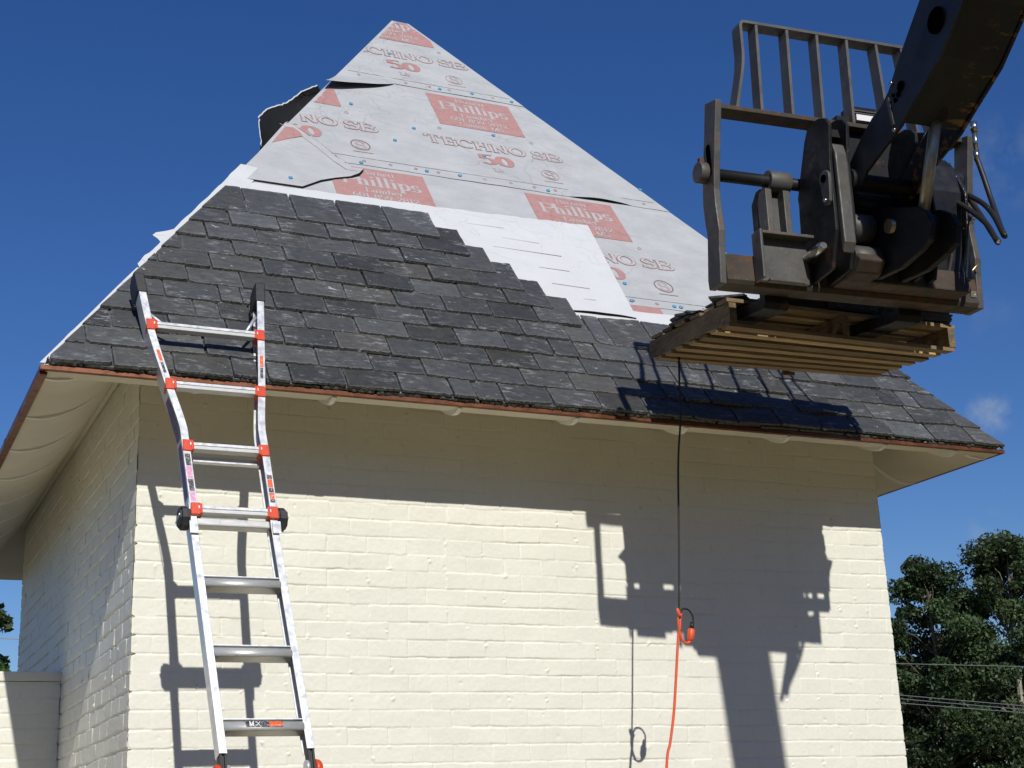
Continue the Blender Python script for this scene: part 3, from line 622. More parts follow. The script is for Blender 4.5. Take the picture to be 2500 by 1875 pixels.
# ------------------------------------------------------------------ low garden wall behind, at the left flank
GW = thing('garden_wall', (.2, 8.5, 0), 'low cream painted brick wall running off the shaded flank of the building', 'wall')
brick_wall('wall_face', (-1.6, 8.35, 0), (1, 0, 0), 1.5, 2.50, 2.772, .005, 500, (0, -1, 0), parent=GW)
k = MB(); k.box(-1.6, X0 + .004, 8.362, 8.56, 0, 2.50); k.box(-1.6, X0 + .004, 8.345, 8.361, 0, 1.5); k.build('wall_core', 'cream_paint', GW)
k = MB(); k.box(-1.6, X0 + .004, 8.349, 8.575, 2.501, 2.556, .002); k.build('coping', 'cream_paint', GW, bevel=.006)

# ------------------------------------------------------------------ ladder
n2 = hypot(1, .36)
def LF(x, s, d): return (x, 5.635 + s * .36 / n2 + d / n2, 2.87 + s / n2 - d * .36 / n2)
LD = thing('extension_ladder', (1.42, 4.6, 0), 'aluminium multi position ladder with red rung sockets leaning on the eave', 'ladder')
Lup = [(1.088, 1.10), (1.121, .86), (1.176, .61), (1.2255, .405), (1.236, .30), (1.255, -.03)]
Rup = [(1.603, 1.12), (1.587, .88), (1.568, .61), (1.552, .42), (1.556, .30), (1.570, -.03)]
Llo = [(1.249, .05), (1.248, -.06), (1.263, -.31), (1.302, -.995)]; Rlo = [(1.566, .05), (1.566, -.06), (1.580, -.31), (1.620, -.98)]
def chan(path, w, dep, wall, side, d0=0.):
    k = MB(LF); S_ = side
    # open channel: front flange, outer web, rear flange
    prof = [(-w / 2, 0), (w / 2, 0), (w / 2, wall), (-w / 2 + wall, wall), (-w / 2 + wall, dep - wall), (w / 2, dep - wall), (w / 2, dep), (-w / 2, dep)]
    rings = [[k.V((x + S_ * p[0], s, d0 + p[1])) for p in prof] for x, s in path]
    for a, b in zip(rings[:-1], rings[1:]):
        for j in range(8): k.F(a[j], a[(j + 1) % 8], b[(j + 1) % 8], b[j])
    for r in (rings[0], rings[-1]): k.F(r[0], r[1], r[2], r[3]); k.F(r[0], r[3], r[4], r[7]); k.F(r[4], r[5], r[6], r[7])
    return k
rl = chan(smooth_path(Lup), .031, .076, .006, 1).build('side_rail', 'aluminium', LD, bevel=.0015); rrl = chan(smooth_path(Rup), .031, .076, .006, -1).build('side_rail', 'aluminium', LD, bevel=.0015)
il = chan(Llo, .029, .062, .005, 1, .007).build('inner_rail', 'aluminium', LD, bevel=.0012); ir = chan(Rlo, .029, .062, .005, -1, .007).build('inner_rail', 'aluminium', LD, bevel=.0012)
def interp(path, s):
    for (xa, sa), (xb, sb) in zip(path[:-1], path[1:]):
        if sb <= s <= sa: return xa + (xb - xa) * (sa - s) / (sa - sb)
    return path[-1][0]
for s in (.885, .585, .290, -.003):
    xl, xr = interp(Lup, s), interp(Rup, s)
    k = MB(LF); prof = [(-.017, -.004), (.012, -.004), (.017, .006), (.014, .028), (-.010, .034), (-.019, .018)]
    k.prism([(a, b) for a, b in prof], xl, xr, 0); rg = k.build('rung', 'aluminium_rung', LD, bevel=.002)
    k = MB(LF); k.box(xl + .012, xr - .012, s + .004, s + .0165, -.0062, -.0045); 
    # front nosing
    k = MB(LF); k.v = []; 
    pr = [(s - .017, -.004), (s + .012, -.004), (s + .017, .006), (s + .014, .028), (s - .010, .034), (s - .019, .018)]
    bpy.data.objects.remove(rg)
    k = MB(LF); k.prism(pr, xl, xr, 0); rg = k.build('rung', 'aluminium_rung', LD, bevel=.002)
    k = MB(LF); k.box(xl + .014, xr - .014, s - .001, s + .0125, -.0075, -.0045); k.build('rung_nosing', 'aluminium', rg, bevel=.001)
    for xx, sg in ((xl, 1), (xr, -1)):
        k = MB(LF); k.box(xx - .0185 + .004 * sg, xx + .0185 + .004 * sg, s - .027, s + .027, -.006, .036, .0008); k.box(xx + sg * .019, xx + sg * .030, s - .024, s + .022, -.009, .034); k.build('rung_socket', 'red_plastic', LD, bevel=.003)
k = MB(LF); k.box(1.262, 1.552, -.064, -.030, .016, .058); k.build('rung', 'aluminium_rung', LD, bevel=.006)
for s in (-.318, -.605, -.895):
    xl, xr = interp(Llo, s) + .012, interp(Rlo, s) - .012
    k = MB(LF); k.smooth = True; pr = []
    for i in range(22):
        a = 2 * pi * i / 22; r = .028 if sin(a) > -.15 else .027 + .0018 * (i % 2); pr.append((s + (r * sin(a) if sin(a) > -.5 else -.014 - .0012 * (i % 2)), .034 + .031 * -cos(a)))
    k.prism(pr, xl, xr, 0); rg = k.build('rung', 'aluminium_rung', LD)
    k = MB(LF); k.box(xl, xr, s + .030, s + .034, .015, .055); k.build('rung_ridge', 'aluminium', rg)
    if s == -.895:
        k = MB(LF); k.prism([(s + .031 * sin(a) + (.0009 * sin(a)), .034 - .032 * cos(a)) for a in [radians(q) for q in (-8, 5, 18, 31, 44)]] + [(s + .030 * sin(radians(44)), .036 - .030 * cos(radians(44))), (s + .030 * sin(radians(-8)), .036 - .030)], xl + .08, xl + .215, 0)
        st = k.build('rung_sticker', 'sticker_dark', rg)
        k = MB(LF); k.prism([(s + .0325 * sin(a), .034 - .0325 * cos(a)) for a in [radians(q) for q in (-4, 10, 24, 38)]] + [(s + .031 * sin(radians(38)), .036 - .031 * cos(radians(38))), (s - .002, .0045)], xl + .165, xl + .213, 0); k.build('rung_sticker', 'sticker_orange', rg)
        k = MB(lambda a, b, c: LF(xl + .092 + a, s + .0 + b, c))
        strokes(k, 'M', 0, -.001, .017, .0008, .22, .14)
        for (p, q) in (((.026, .016), (.040, -.001)), ((.026, -.001), (.040, .016))): k.F(k.V((p[0] - .0015, p[1], .0008)), k.V((p[0] + .0015, p[1], .0008)), k.V((q[0] + .0015, q[1], .0007)), k.V((q[0] - .0015, q[1], .0007)))
        k.build('sticker_mark', 'sticker_white', rg)
for (xa, sa, xb, sb) in ((1.112, .965, 1.192, .894), (1.578, 1.0, 1.522, .900)):
    k = MB(LF); k.tube([(xa, sa, .022), (xb, sb, .022)], .0075, 8); k.build('brace', 'aluminium', LD)
k = MB(LF); k.box(1.247, 1.545, .250, .276, .052, .070); k.build('rear_crossbar', 'aluminium', LD, bevel=.002)
for path, sg in ((Lup, 1), (Rup, -1)):
    xx, ss = path[0]; dx = (path[1][0] - xx) / (path[1][1] - ss)
    k = MB(lambda a, b, c: LF(xx + a + dx * b, ss + b, c))
    k.prism([(-.045, -.005), (.055, -.006), (.064, .008), (.068, .045), (.056, .095), (.02, .108), (-.06, .112), (-.065, .082), (-.045, .082)], -.0215, .0215, 0)
    k.build('rubber_cap', 'black_rubber', LD, bevel=.006)
for xx, sg, ss in ((1.247, -1, -.028), (1.572, 1, -.012)):
    k = MB(LF); n_ = 16
    for (d0_, d1_, r0) in ((.010, .018, .040), (.018, .042, .044), (.042, .050, .036)):
        ra = []
        for h_ in (d0_, d1_):
            ra.append([k.V((xx + sg * h_, ss + (r0 + .004 * (i % 2)) * cos(2 * pi * i / n_), .034 + (r0 + .004 * (i % 2)) * sin(2 * pi * i / n_))) for i in range(n_)])
        k.F(*ra[0]); k.F(*ra[1][::-1])
        for i in range(n_): k.F(ra[0][i], ra[0][(i + 1) % n_], ra[1][(i + 1) % n_], ra[1][i])
    kn = k.build('lock_knob', 'black_rubber', LD, bevel=.002)
    k = MB(LF); k.box(xx + sg * .051 - .003, xx + sg * .051 + .003, ss - .006, ss + .002, .0, .068); k.build('knob_spring', 'aluminium', kn)
    k = MB(LF); k.box(xx - .0165, xx + .0165, ss - .085, ss - .030, -.0035, -.0005); k.build('lock_plate', 'aluminium', LD, bevel=.001)
def sticker(path, s0, s1, mat, w=.020, d=-.0006, off=0):
    k = MB(LF); a, b = interp(path, s0) + off, interp(path, s1) + off
    k.F(k.V((a - w / 2, s0, d)), k.V((a + w / 2, s0, d)), k.V((b + w / 2, s1, d)), k.V((b - w / 2, s1, d))); k.build('warning_sticker', mat, LD)
sticker(Lup, .755, .70, 'sticker_orange', .014); sticker(Lup, .695, .64, 'sticker_dark', .012); sticker(Rup, .775, .715, 'sticker_orange', .014); sticker(Rup, .71, .655, 'sticker_dark', .012)
sticker(Lup, .25, .195, 'sticker_dark', .021); sticker(Lup, .193, .135, 'sticker_pink', .021); sticker(Lup, .132, .078, 'sticker_dark', .021); sticker(Lup, .076, .03, 'sticker_pink', .021)
for s0, s1, mt in ((.175, .155, 'sticker_dark'), (.153, .115, 'sticker_orange'), (.112, .092, 'sticker_dark'), (.09, .062, 'sticker_orange'), (.060, .045, 'sticker_dark')): sticker(Rup, s0, s1, mt, .02)
k = MB(LF)
for (s0, s1) in ((.53, .33), (.31, .06)):
    a, b = interp(Lup, s0) - .0163, interp(Lup, s1) - .0163; q = [(a, s0, .014), (a, s0, .060), (b, s1, .060), (b, s1, .014)]; k.F(*[k.V(p) for p in q])
k.build('rail_decal', 'sticker_navy', LD)
# lower joint and feet section (runs on below the picture to the ground)
for xx, ss, sg in ((1.303, -1.0, -1), (1.622, -.985, 1)):
    k = MB(LF); k.box(xx - .012, xx - .004, ss - .10, ss + .03, .014, .058); k.box(xx + .004, xx + .012, ss - .10, ss + .03, .014, .058); k.box(xx - .004, xx + .004, ss - .09, ss + .01, .02, .05)
    hg = k.build('hinge_joint', 'black_rubber', LD, bevel=.002)
    k = MB(LF); k.smooth = True; c = Vector((xx + sg * .012, ss - .062, .036)); k.tube([c, c + Vector((sg * .004, 0, 0)), c + Vector((sg * .016, 0, 0)), c + Vector((sg * .024, 0, 0)), c + Vector((sg * .028, 0, 0))], [.033, .036, .034, .026, .012], 18); k.build('hinge_knob', 'red_plastic', hg)
    k = MB(LF); k.tube([Vector((xx - sg * .010, ss - .055, .036)), Vector((xx - sg * .022, ss - .055, .036))], .026, 16); k.build('hinge_disc', 'aluminium', hg)
    e = (xx + .09 * (1 if sg > 0 else .6), -3.03)
    chan([(xx + .003, ss - .09), e], .030, .062, .005, 1 if sg < 0 else -1, .005).build('lower_rail', 'aluminium', LD)
    k = MB(LF); k.box(e[0] - .022, e[0] + .022, -3.062, -2.98, -.01, .075); k.build('rubber_foot', 'black_rubber', LD)
for s in (-1.3, -1.6, -1.9, -2.2, -2.5, -2.8):
    k = MB(LF); q = (-s - 1) / 2.; k.tube([Vector((1.315 + .05 * q, s, .036)), Vector((1.625 + .085 * q, s, .036))], .026, 14); k.build('rung', 'aluminium_rung', LD)

# ------------------------------------------------------------------ telehandler boom with fork carriage
A0 = Vector((3.19, 4.77, 3.70)); cx_ = Vector((.9971, -.0762, 0)); cy_ = Vector((.0762, .9971, 0))
def CF(a, b, c): p = A0 + cx_ * a + cy_ * b; return (p.x, p.y, p.z + c)
T = thing('telehandler_boom', CF(.63, -5, -3.7), 'black telehandler boom with a worn fork carriage carrying a pallet', 'telehandler')
# boom: gooseneck profile (distance towards the wall, height), hollow look from a recessed underside
up_ = [(-9, -.55), (-5, .62), (-3, 1.12), (-2.1, 1.29), (-1.55, 1.32), (-1.2, 1.25), (-.98, 1.11), (-.776, .939), (-.64, .812), (-.57, .745), (-.512, .682), (-.45, .645), (-.385, .628), (-.30, .585), (-.22, .53), (-.165, .490), (-.140, .45), (-.150, .405), (-.19, .385)]
lo_ = [(-.25, .392), (-.308, .428), (-.427, .466), (-.564, .506), (-.658, .555), (-.845, .647), (-1.027, .792), (-1.3, .91), (-1.7, .96), (-2.2, .92), (-3, .76), (-5, .24), (-9, -.95)]
poly = up_ + lo_
k = MB(CF); n_ = len(poly); xs = [.500, .514, .514, .756, .756, .770]
# two side plates and a recessed belly between them
k.prism(poly, .500, .516, 0); k.prism(poly, .774, .790, 0)
inn_ = [(a, b - .012) for a, b in up_[:12]] + [(a - .006, b + .012) for a, b in lo_[3:]]
k.prism(inn_, .517, .773, 0)
k.prism([(-.98, 1.125), (-1.2, 1.262), (-1.2, 1.251), (-.98, 1.111)], .49, .80, 0)
boom = k.build('boom', 'boom_paint', T, bevel=.006)
me = boom.data; aw = me.attributes.new('wear', 'FLOAT', 'POINT'); co = np.array([tuple(Vector(v.co)) for v in me.vertices]) + np.array(wloc(boom)); lx = (co - np.array(A0)) @ np.array(cx_); aw.data.foreach_set('value', (lx > .70).astype(np.float32))
k = MB(CF); k.tube([(.498, -.864, .80), (.4935, -.864, .80)], [.052, .052], 20); k.build('access_hole_disc', 'void_black', boom)  # flat black disc, the hole's inner shade put in by colour
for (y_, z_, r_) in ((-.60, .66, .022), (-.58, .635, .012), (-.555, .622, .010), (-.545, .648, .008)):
    k = MB(CF); k.tube([(.4985, y_, z_), (.4955, y_, z_)], r_, 12); k.build('bolt_hole_disc', 'void_black', boom)  # black discs on the plate stand for the dark inside bolt holes
k = MB(CF); k.prism([(-.50, .652), (-.515, .655), (-.53, .530), (-.515, .527)], .4965, .4995, 0); k.build('weld_seam', 'steel_worn', boom)
for y_, z_ in ((-.545, .700), (-.53, .505), (-1.0, 1.06)):
    k = MB(CF); k.tube([(.4995, y_, z_), (.490, y_, z_)], .008, 8); k.build('grease_nipple', 'chrome', boom)
# carriage frame: bottom beam, bent side posts, upper rail
k = MB(CF); k.prism([(-.012, .03), (-.006, .142), (.022, .142), (.022, .045), (.085, .045), (.085, .012), (0, .012)], -.005, 1.205, 0); k.build('carriage_beam', 'steel_rusty', T, bevel=.003)
pf = [(0, .012), (-.008, .10), (-.012, .165), (-.022, .235), (-.016, .30), (-.010, .36), (-.010, .42), (-.022, .50), (-.040, .58), (-.055, .66), (-.085, .79)]
pb = [(.012, .815), (.035, .70), (.066, .57), (.085, .48), (.096, .39), (.09, .31), (.080, .24), (.092, .15), (.105, .06), (.10, .015)]
def post(x0, x1):
    k = MB(CF); P = pf + pb; k.prism(P, x0, x1, 0); p = k.build('side_post', 'steel_worn', T, bevel=.004)
    k = MB(CF); xm = x0 - .0015 if x0 < 0 else x1 + .0015
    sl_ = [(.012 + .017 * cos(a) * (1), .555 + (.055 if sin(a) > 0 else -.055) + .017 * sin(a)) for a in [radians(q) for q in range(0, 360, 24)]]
    k.prism(sl_, xm - .001, xm + .001, 0); k.build('post_slot_patch', 'void_black', p)  # thin black patch on the post stands for the slot's shade
post(-.033, -.003); post(1.206, 1.236)
k = MB(CF); k.box(-.003, 1.206, -.045, .045, .775, .796); k.build('upper_rail', 'steel_rusty', T, bevel=.003)
# load guard
LG = MB(CF); zt_, zb_ = 1.256, .797; yt_, yb_ = .02, .0
LG.box(.20, 1.03, yt_, yt_ + .068, zt_ - .013, zt_)
# rounded, bent end bars
def endbar(sg):
    X = lambda x: x if sg < 0 else 1.233 - x
    pth = [(.200, zt_ - .0065), (.190, zt_ - .009), (.182, zt_ - .018), (.179, zt_ - .032), (.176, 1.09), (.170, 1.04), (.160, .99), (.112, zb_)]
    yy = lambda z: yb_ + (yt_ - yb_) * (z - zb_) / (zt_ - zb_)
    rings = []
    for i, (x_, z_) in enumerate(pth):
        a = pth[max(i - 1, 0)]; b = pth[min(i + 1, len(pth) - 1)]; d = Vector((b[0] - a[0], b[1] - a[1])).normalized(); n__ = Vector((-d.y, d.x)) * .0065
        rings.append([LG.V((X(x_ + n__.x), yy(z_), z_ + n__.y)), LG.V((X(x_ - n__.x), yy(z_), z_ - n__.y)), LG.V((X(x_ - n__.x), yy(z_) + .068, z_ - n__.y)), LG.V((X(x_ + n__.x), yy(z_) + .068, z_ + n__.y))])
    for a, b in zip(rings[:-1], rings[1:]):
        for j in range(4): LG.F(a[j], a[(j + 1) % 4], b[(j + 1) % 4], b[j])
    LG.F(*rings[0]); LG.F(*rings[-1])
endbar(-1); endbar(1)
lg = LG.build('load_guard', 'steel_worn', T)
for xt, xb in ((.258, .217), (.409, .366), (.559, .515), (.710, .665), (.862, .845), (.995, .99)):
    k = MB(CF); q = .0065
    a = [k.V((xt + s_ * q, y_, zt_ - .0135)) for s_, y_ in ((-1, yt_ + .002), (1, yt_ + .002), (1, yt_ + .066), (-1, yt_ + .066))]; b = [k.V((xb + s_ * q, y_, zb_)) for s_, y_ in ((-1, yb_ - .03), (1, yb_ - .03), (1, yb_ + .034), (-1, yb_ + .034))]
    k.F(*a); k.F(*b[::-1])
    for j in range(4): k.F(a[j], a[(j + 1) % 4], b[(j + 1) % 4], b[j])
    k.build('guard_bar', 'steel_worn', lg)
# fork shaft with end collars
k = MB(CF); k.tube([(-.0505, .045, .512), (1.26, .045, .512)], .0265, 20); sh = k.build('fork_shaft', 'steel_dark', T)
for a, b in ((-.075, -.036), (1.239, 1.28)):
    k = MB(CF); k.tube([(a, .045, .512), (b, .045, .512)], .045, 22); k.build('shaft_collar', 'steel_worn', sh, bevel=.003)
k = MB(CF); k.box(-.066, -.046, .03, .05, .553, .575); k.build('collar_lug', 'steel_rusty', sh)
# forks: eye on the shaft, shank, heel, blade under the pallet deck
def fork(x0, x1):
    k = MB(CF); k.smooth = False
    k.prism([(.045, .475), (.085, .475), (.130, .43), (.130, .012), (.80, .090), (1.08, .118), (1.09, .108), (.90, .066), (.13, -.038), (.105, -.038), (.085, -.015), (.078, .40)], x0, x1, 0)
    f = k.build('fork', 'steel_dark', T, bevel=.004)
    k = MB(CF); k.tube([(x0 + .035, .045, .512), (x1 + .02, .045, .512)], .047, 22); k.build('fork_eye', 'steel_worn', f, bevel=.003)
    k = MB(CF); k.prism([(.005, .13), (.005, .46), (.077, .46), (.077, .13)], x0, x0 + .030, 0); k.build('shank_plate', 'steel_worn', f, bevel=.003)
    k = MB(CF); k.prism([(.005, .13), (.005, .46), (.077, .46), (.077, .13)], x1 - .030, x1, 0); k.build('shank_plate', 'steel_worn', f, bevel=.003)
    k = MB(CF); k.box(x0 + .031, x1 - .031, .052, .062, .13, .44); k.build('shank_web', 'steel_worn', f)
fork(.215, .330); fork(.86, .975)
# stiffening channel and heavy coupler
k = MB(CF); k.box(.132, .36, -.035, -.015, .026, .225); k.box(.118, .131, -.085, -.013, .022, .232); k.box(.132, .37, -.085, -.0355, .214, .228); k.box(.16, .32, -.066, -.036, .018, .030)
k.build('coupler_bracket', 'steel_worn', T, bevel=.003)
def lug(x0, x1, dy=0., mat='steel_dark'):
    P = [(.055, .035), (.058, .12), (.04, .285), (.032, .405), (.035, .44), (-.01, .55), (-.058, .66), (-.085, .70), (-.13, .716), (-.18, .712), (-.225, .692), (-.252, .655), (-.240, .58), (-.228, .50), (-.226, .40), (-.226, .28), (-.222, .20), (-.19, .12), (-.165, .05)]
    k = MB(CF); k.prism([(a + dy, b) for a, b in P], x0, x1, 0); return k.build('coupler_plate', mat, T, bevel=.004)
p1 = lug(.385, .402); p2 = lug(.462, .478, -.01); lug(.795, .811, -.01); lug(.868, .885)
k = MB(CF); k.prism([(-.222, .10), (-.247, .14), (-.247, .53), (-.232, .575), (-.215, .585), (-.222, .53), (-.222, .15)], .405, .46, 0); k.build('coupler_strap', 'steel_worn', T, bevel=.006)
k = MB(CF); k.prism([(.03, .44), (-.06, .655), (-.13, .69), (-.20, .66), (-.21, .62), (-.10, .60), (-.03, .44)], .4025, .4615, 0); k.build('coupler_spacer', 'steel_dark', T)
k = MB(CF); td = [(-.195 + .036 * cos(a), .430 + .036 * sin(a)) for a in [radians(q) for q in range(-10, 200, 15)]] + [(-.222, .325), (-.205, .310), (-.18, .318)]
k.prism(td, .372, .3845, 0); pk_ = k.build('pin_keeper', 'steel_worn', T, bevel=.002)
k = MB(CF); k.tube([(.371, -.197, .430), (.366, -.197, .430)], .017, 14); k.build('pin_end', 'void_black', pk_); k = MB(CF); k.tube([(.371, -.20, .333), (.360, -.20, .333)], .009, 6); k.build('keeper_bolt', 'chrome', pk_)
k = MB(CF); k.tube([(.36, -.02, .140), (.36, -.155, .150), (.36, -.165, .151)], [.024, .021, .014], 14); k.build('lock_pin', 'chrome', T)
k = MB(CF); k.tube([(.479, -.205, .432), (.793, -.205, .432)], .034, 18); k.tube([(.480, -.205, .432), (.498, -.205, .432)], .048, 18); k.build('pivot_pin', 'steel_dark', T, bevel=.003)
# coupler body between the plates
k = MB(CF); k.prism([(.04, .035), (.04, .33), (-.02, .36), (-.06, .335), (-.055, .20), (-.10, .12), (-.12, .03)], .479, 1.09, 0); k.prism([(-.10, .10), (-.20, .12), (-.235, .08), (-.19, .035), (-.10, .03)], .4795, .60, 0); k.build('coupler_body', 'steel_rusty', T, bevel=.008)
k = MB(CF); k.tube([(.479, -.135, .255), (.60, -.135, .255)], .062, 20); k.tube([(.479, -.14, .105), (.61, -.14, .105)], .066, 18); k.build('torsion_tube', 'steel_worn', T)
def clug(x0, x1):
    P = [(-.02, .05), (-.02, .30), (-.10, .335), (-.27, .30), (-.36, .262), (-.435, .235), (-.50, .19), (-.525, .13), (-.505, .065), (-.44, .045), (-.30, .025)]
    k = MB(CF); k.prism(P, x0, x1, 0); k.build('cylinder_lug', 'steel_dark', T, bevel=.005)
clug(.615, .640); clug(.735, .76)
k = MB(CF); k.tube([(.596, -.275, .215), (.78, -.275, .215)], .030, 16); k.build('lug_pin', 'brass_pin', T)
k = MB(CF); k.tube([(.655, -.585, .555), (.655, -.85, .82)], .045, 18); cy = k.build('tilt_cylinder', 'steel_dark', T)
k = MB(CF); k.tube([(.642, -.40, .165), (.712, -.40, .165)], .055, 18); k.build('rod_eye', 'steel_dark', cy)
k = MB(CF); k.tube([(.655, -.425, .19), (.655, -.60, .575)], .0235, 18); k.build('cylinder_rod', 'rod_steel', cy)
k = MB(CF); k.prism([(-.02, .08), (-.02, .62), (-.075, .66), (-.125, .60), (-.15, .47), (-.12, .30), (-.09, .10)], .892, 1.08, 0); k.build('coupler_housing', 'boom_paint', T, bevel=.008)
k = MB(CF); k.tube([(.53, -.11, .40), (.74, -.11, .36)], .035, 14); k.box(.48, .79, -.055, -.001, .43, .60); k.box(.4795, 1.10, .0, .03, .34, .774); k.build('cross_brace', 'steel_dark', T)
k = MB(CF); k.prism([(-.09, .60), (-.118, .57), (-.165, .47), (-.150, .33), (-.112, .22), (-.06, .10), (-.02, .165), (-.045, .38), (-.05, .475)], 1.085, 1.10, 0); k.prism([(-.09, .60), (-.105, .57), (-.06, .46), (-.06, .12), (-.03, .12), (-.045, .475)], 1.10, 1.15, 0); k.build('hose_guard', 'grease', T, bevel=.004)
k = MB(CF); k.prism([(-.10, .22), (-.13, .19), (-.06, .06), (-.03, .07)], 1.00, 1.012, 0); k.build('bent_tab', 'steel_worn', T)
k = MB(CF); k.tube([(1.12, -.03, .145), (1.15, -.05, .15), (1.17, -.06, .175), (1.205, -.055, .205)], .006, 8); k.build('wire_hook', 'brass_pin', T)
# hydraulic hoses
def hose(P, r=.0105, fit=None):
    k = MB(CF); k.tube(smooth_path(P, 6), r, 10); h = k.build('hydraulic_hose', 'hose_rubber', T)
    for a, b, rr_ in fit or []:
        k = MB(CF); k.tube([a, b], rr_, 10); k.build('hose_fitting', 'chrome', h)
hose([(1.15, -.19, .625), (1.155, -.21, .53), (1.151, -.245, .399), (1.086, -.355, .229), (.972, -.50, .135), (.962, -.512, .125), (.958, -.522, .112), (.968, -.505, .125), (1.03, -.39, .26), (1.085, -.27, .37), (1.12, -.14, .47)], .0115, [((1.15, -.199, .745), (1.15, -.192, .655), .0115), ((1.15, -.1925, .66), (1.15, -.190, .612), .0135), ((1.15, -.20, .79), (1.15, -.199, .742), .016)])
hose([(1.10, -.075, .595), (1.135, -.085, .525), (1.13, -.18, .375), (1.045, -.35, .195), (.935, -.505, .095), (.928, -.515, .088), (.924, -.522, .082), (.935, -.50, .095), (1.0, -.38, .22), (1.05, -.24, .34), (1.07, -.10, .46)], .0115, [((1.095, -.065, .645), (1.10, -.075, .60), .012)])
k = MB(CF); k.tube([(1.165, -.06, .40), (1.19, -.075, .385)], .017, 10); k.build('hose_coupler', 'chrome', T)
# work light
k = MB(CF); k.prism([(-.012, .822), (-.012, .885), (.005, .905), (.075, .905), (.075, .800), (.02, .800)], .672, .815, 0); wl = k.build('work_light', 'steel_dark', T, bevel=.004)
k = MB(CF); k.box(.690, .80, -.0165, -.0125, .828, .856); k.build('lamp_lens', 'lens', wl)
k = MB(CF); k.box(.674, .813, -.0200, -.0125, .858, .863); k.box(.674, .813, -.0200, -.0125, .870, .875); k.build('lamp_fin', 'steel_worn', wl)
k = MB(CF); k.box(.60, .67, .0, .05, .797, .845); k.box(.69, .71, .02, .05, .797, .801); k.build('lamp_bracket', 'steel_dark', wl)
k = MB(CF); k.prism([(-.0145, .055), (-.0145, .075)] + [(-.0135, .085)], 1.165, 1.195, 0); k.box(1.168, 1.190, -.0135, -.0115, .062, .082, .003); k.build('paint_chip', 'brass_pin', T)

# ------------------------------------------------------------------ pallet on the forks, with loose slates on it
Q = [(.150, .281), (1.335, .352), (1.375, 1.09), (.180, 1.09)]; PZ = .064; TILT = .10
def PF(a, b, c):
    u, v = a, b
    x_ = (1 - u) * (1 - v) * Q[0][0] + u * (1 - v) * Q[1][0] + u * v * Q[2][0] + (1 - u) * v * Q[3][0]; y_ = (1 - u) * (1 - v) * Q[0][1] + u * (1 - v) * Q[1][1] + u * v * Q[2][1] + (1 - u) * v * Q[3][1]
    return CF(x_, y_, c + PZ + TILT * v)
PL = thing('wooden_pallet', PF(.5, .5, -.125), 'weathered wooden pallet hanging on the forks in front of the slate roof', 'pallet')
for u in (0, .482, .968):
    k = MB(PF); w = .030; P = [(-.01, -.106), (.02, -.108), (.98, -.106), (1.03, -.098), (1.05, -.06), (1.03, -.02), (.2, -.016), (-.01, -.016)]
    pts = []
    for a, b in zip(P, P[1:] + P[:1]):
        n_ = max(1, int(hypot((b[0] - a[0]) * .5, b[1] - a[1]) / .03)); pts += [(a[0] + (b[0] - a[0]) * i / n_, a[1] + (b[1] - a[1]) * i / n_ + random.uniform(-.0022, .0022)) for i in range(n_)]
    k.prism(pts, u, u + w, 0); k.build('stringer', 'stringer_wood', PL, bevel=.002)
nb = 7
for i in range(nb):
    k = MB(PF); k.tv = random.uniform(.3, .75); b0 = .0 + i * .147 + random.uniform(-.006, .006); b1 = b0 + .088 + random.uniform(-.010, .010); e0 = random.uniform(-.004, .006); e1 = 1 + random.uniform(-.012, .006)
    if i == nb - 1: e1 += .006
    k.box(e0, e1, b0, b1, -.124, -.1085, .0015); k.build('bottom_board', 'pallet_wood', PL, tone=True, bevel=.001)
for i in range(6):
    k = MB(PF); k.tv = random.uniform(.2, .6); b0 = -.01 + i * .178 + random.uniform(-.008, .008); b1 = b0 + .125 + random.uniform(-.012, .012)
    k.box(random.uniform(-.01, .0), 1 + random.uniform(-.002, .012), b0, b1, -.0145, .001, .0015); k.build('deck_board', 'pallet_wood', PL, tone=True, bevel=.001)
k = MB(PF); k.tv = .4; k.box(.585, .64, 1.0, 1.03, -.135, -.12, .003); k.build('splinter_block', 'stringer_wood', PL)
# loose slates stacked on the deck
def loose(name, lab):
    k = MB(); P = []
    for a, b, n_ in (((-.125, -.10), (.125, -.10), 12), ((.125, -.10), (.125, .10), 9), ((.125, .10), (-.125, .10), 12), ((-.125, .10), (-.125, -.10), 9)):
        P += [(a[0] + (b[0] - a[0]) * i / n_ + random.gauss(0, .002), a[1] + (b[1] - a[1]) * i / n_ + random.gauss(0, .002)) for i in range(n_)]
    k.prism(P, 0, .0085, 2); o = k.build(name, 'slate_loose'); return tag(o, lab, 'slate', 'loose slates stacked on the pallet')
proto = loose('loose_slate', 'dark grey slate lying in the stacks on the wooden pallet under the carriage')
yaw = math.atan2(cx_.y, cx_.x); first = True
def put(a, b, c, rz, tx=0, ty=0, lab=None, sc_=1):
    global first
    o = proto if first else proto.copy()
    if not first: C.objects.link(o)
    first = False
    o.location = CF(a, b, c + PZ + TILT * (b - .30) / .8); o.rotation_euler = (.122 * cos(rz), -.122 * sin(rz), yaw + rz); o.scale = (sc_, sc_, 1)
    if lab: o['label'] = lab; del o['group']
    return o
for stx, n_ in ((.32, 4), (.56, 9), (.81, 11), (1.06, 11), (1.21, 8)):
    for row in (0, 1):
        if stx == 1.12 and row: continue
        for q in range(n_):
            put(stx + random.uniform(-.012, .012) - row * .03, .46 + row * .30 + random.uniform(-.014, .014), .0018 + .0088 * q, random.gauss(0, .04))
put(.235, .40, .0018 + .0088 * 2.2, .85, .0, .0, 'loose slate jutting out under the side post that holds the bare shaft end', .8)
put(.235, .72, .0018 + .0088 * 2.2, .55, .0, .0, 'loose slate poking out over the long weathered stringer of the pallet', .7)
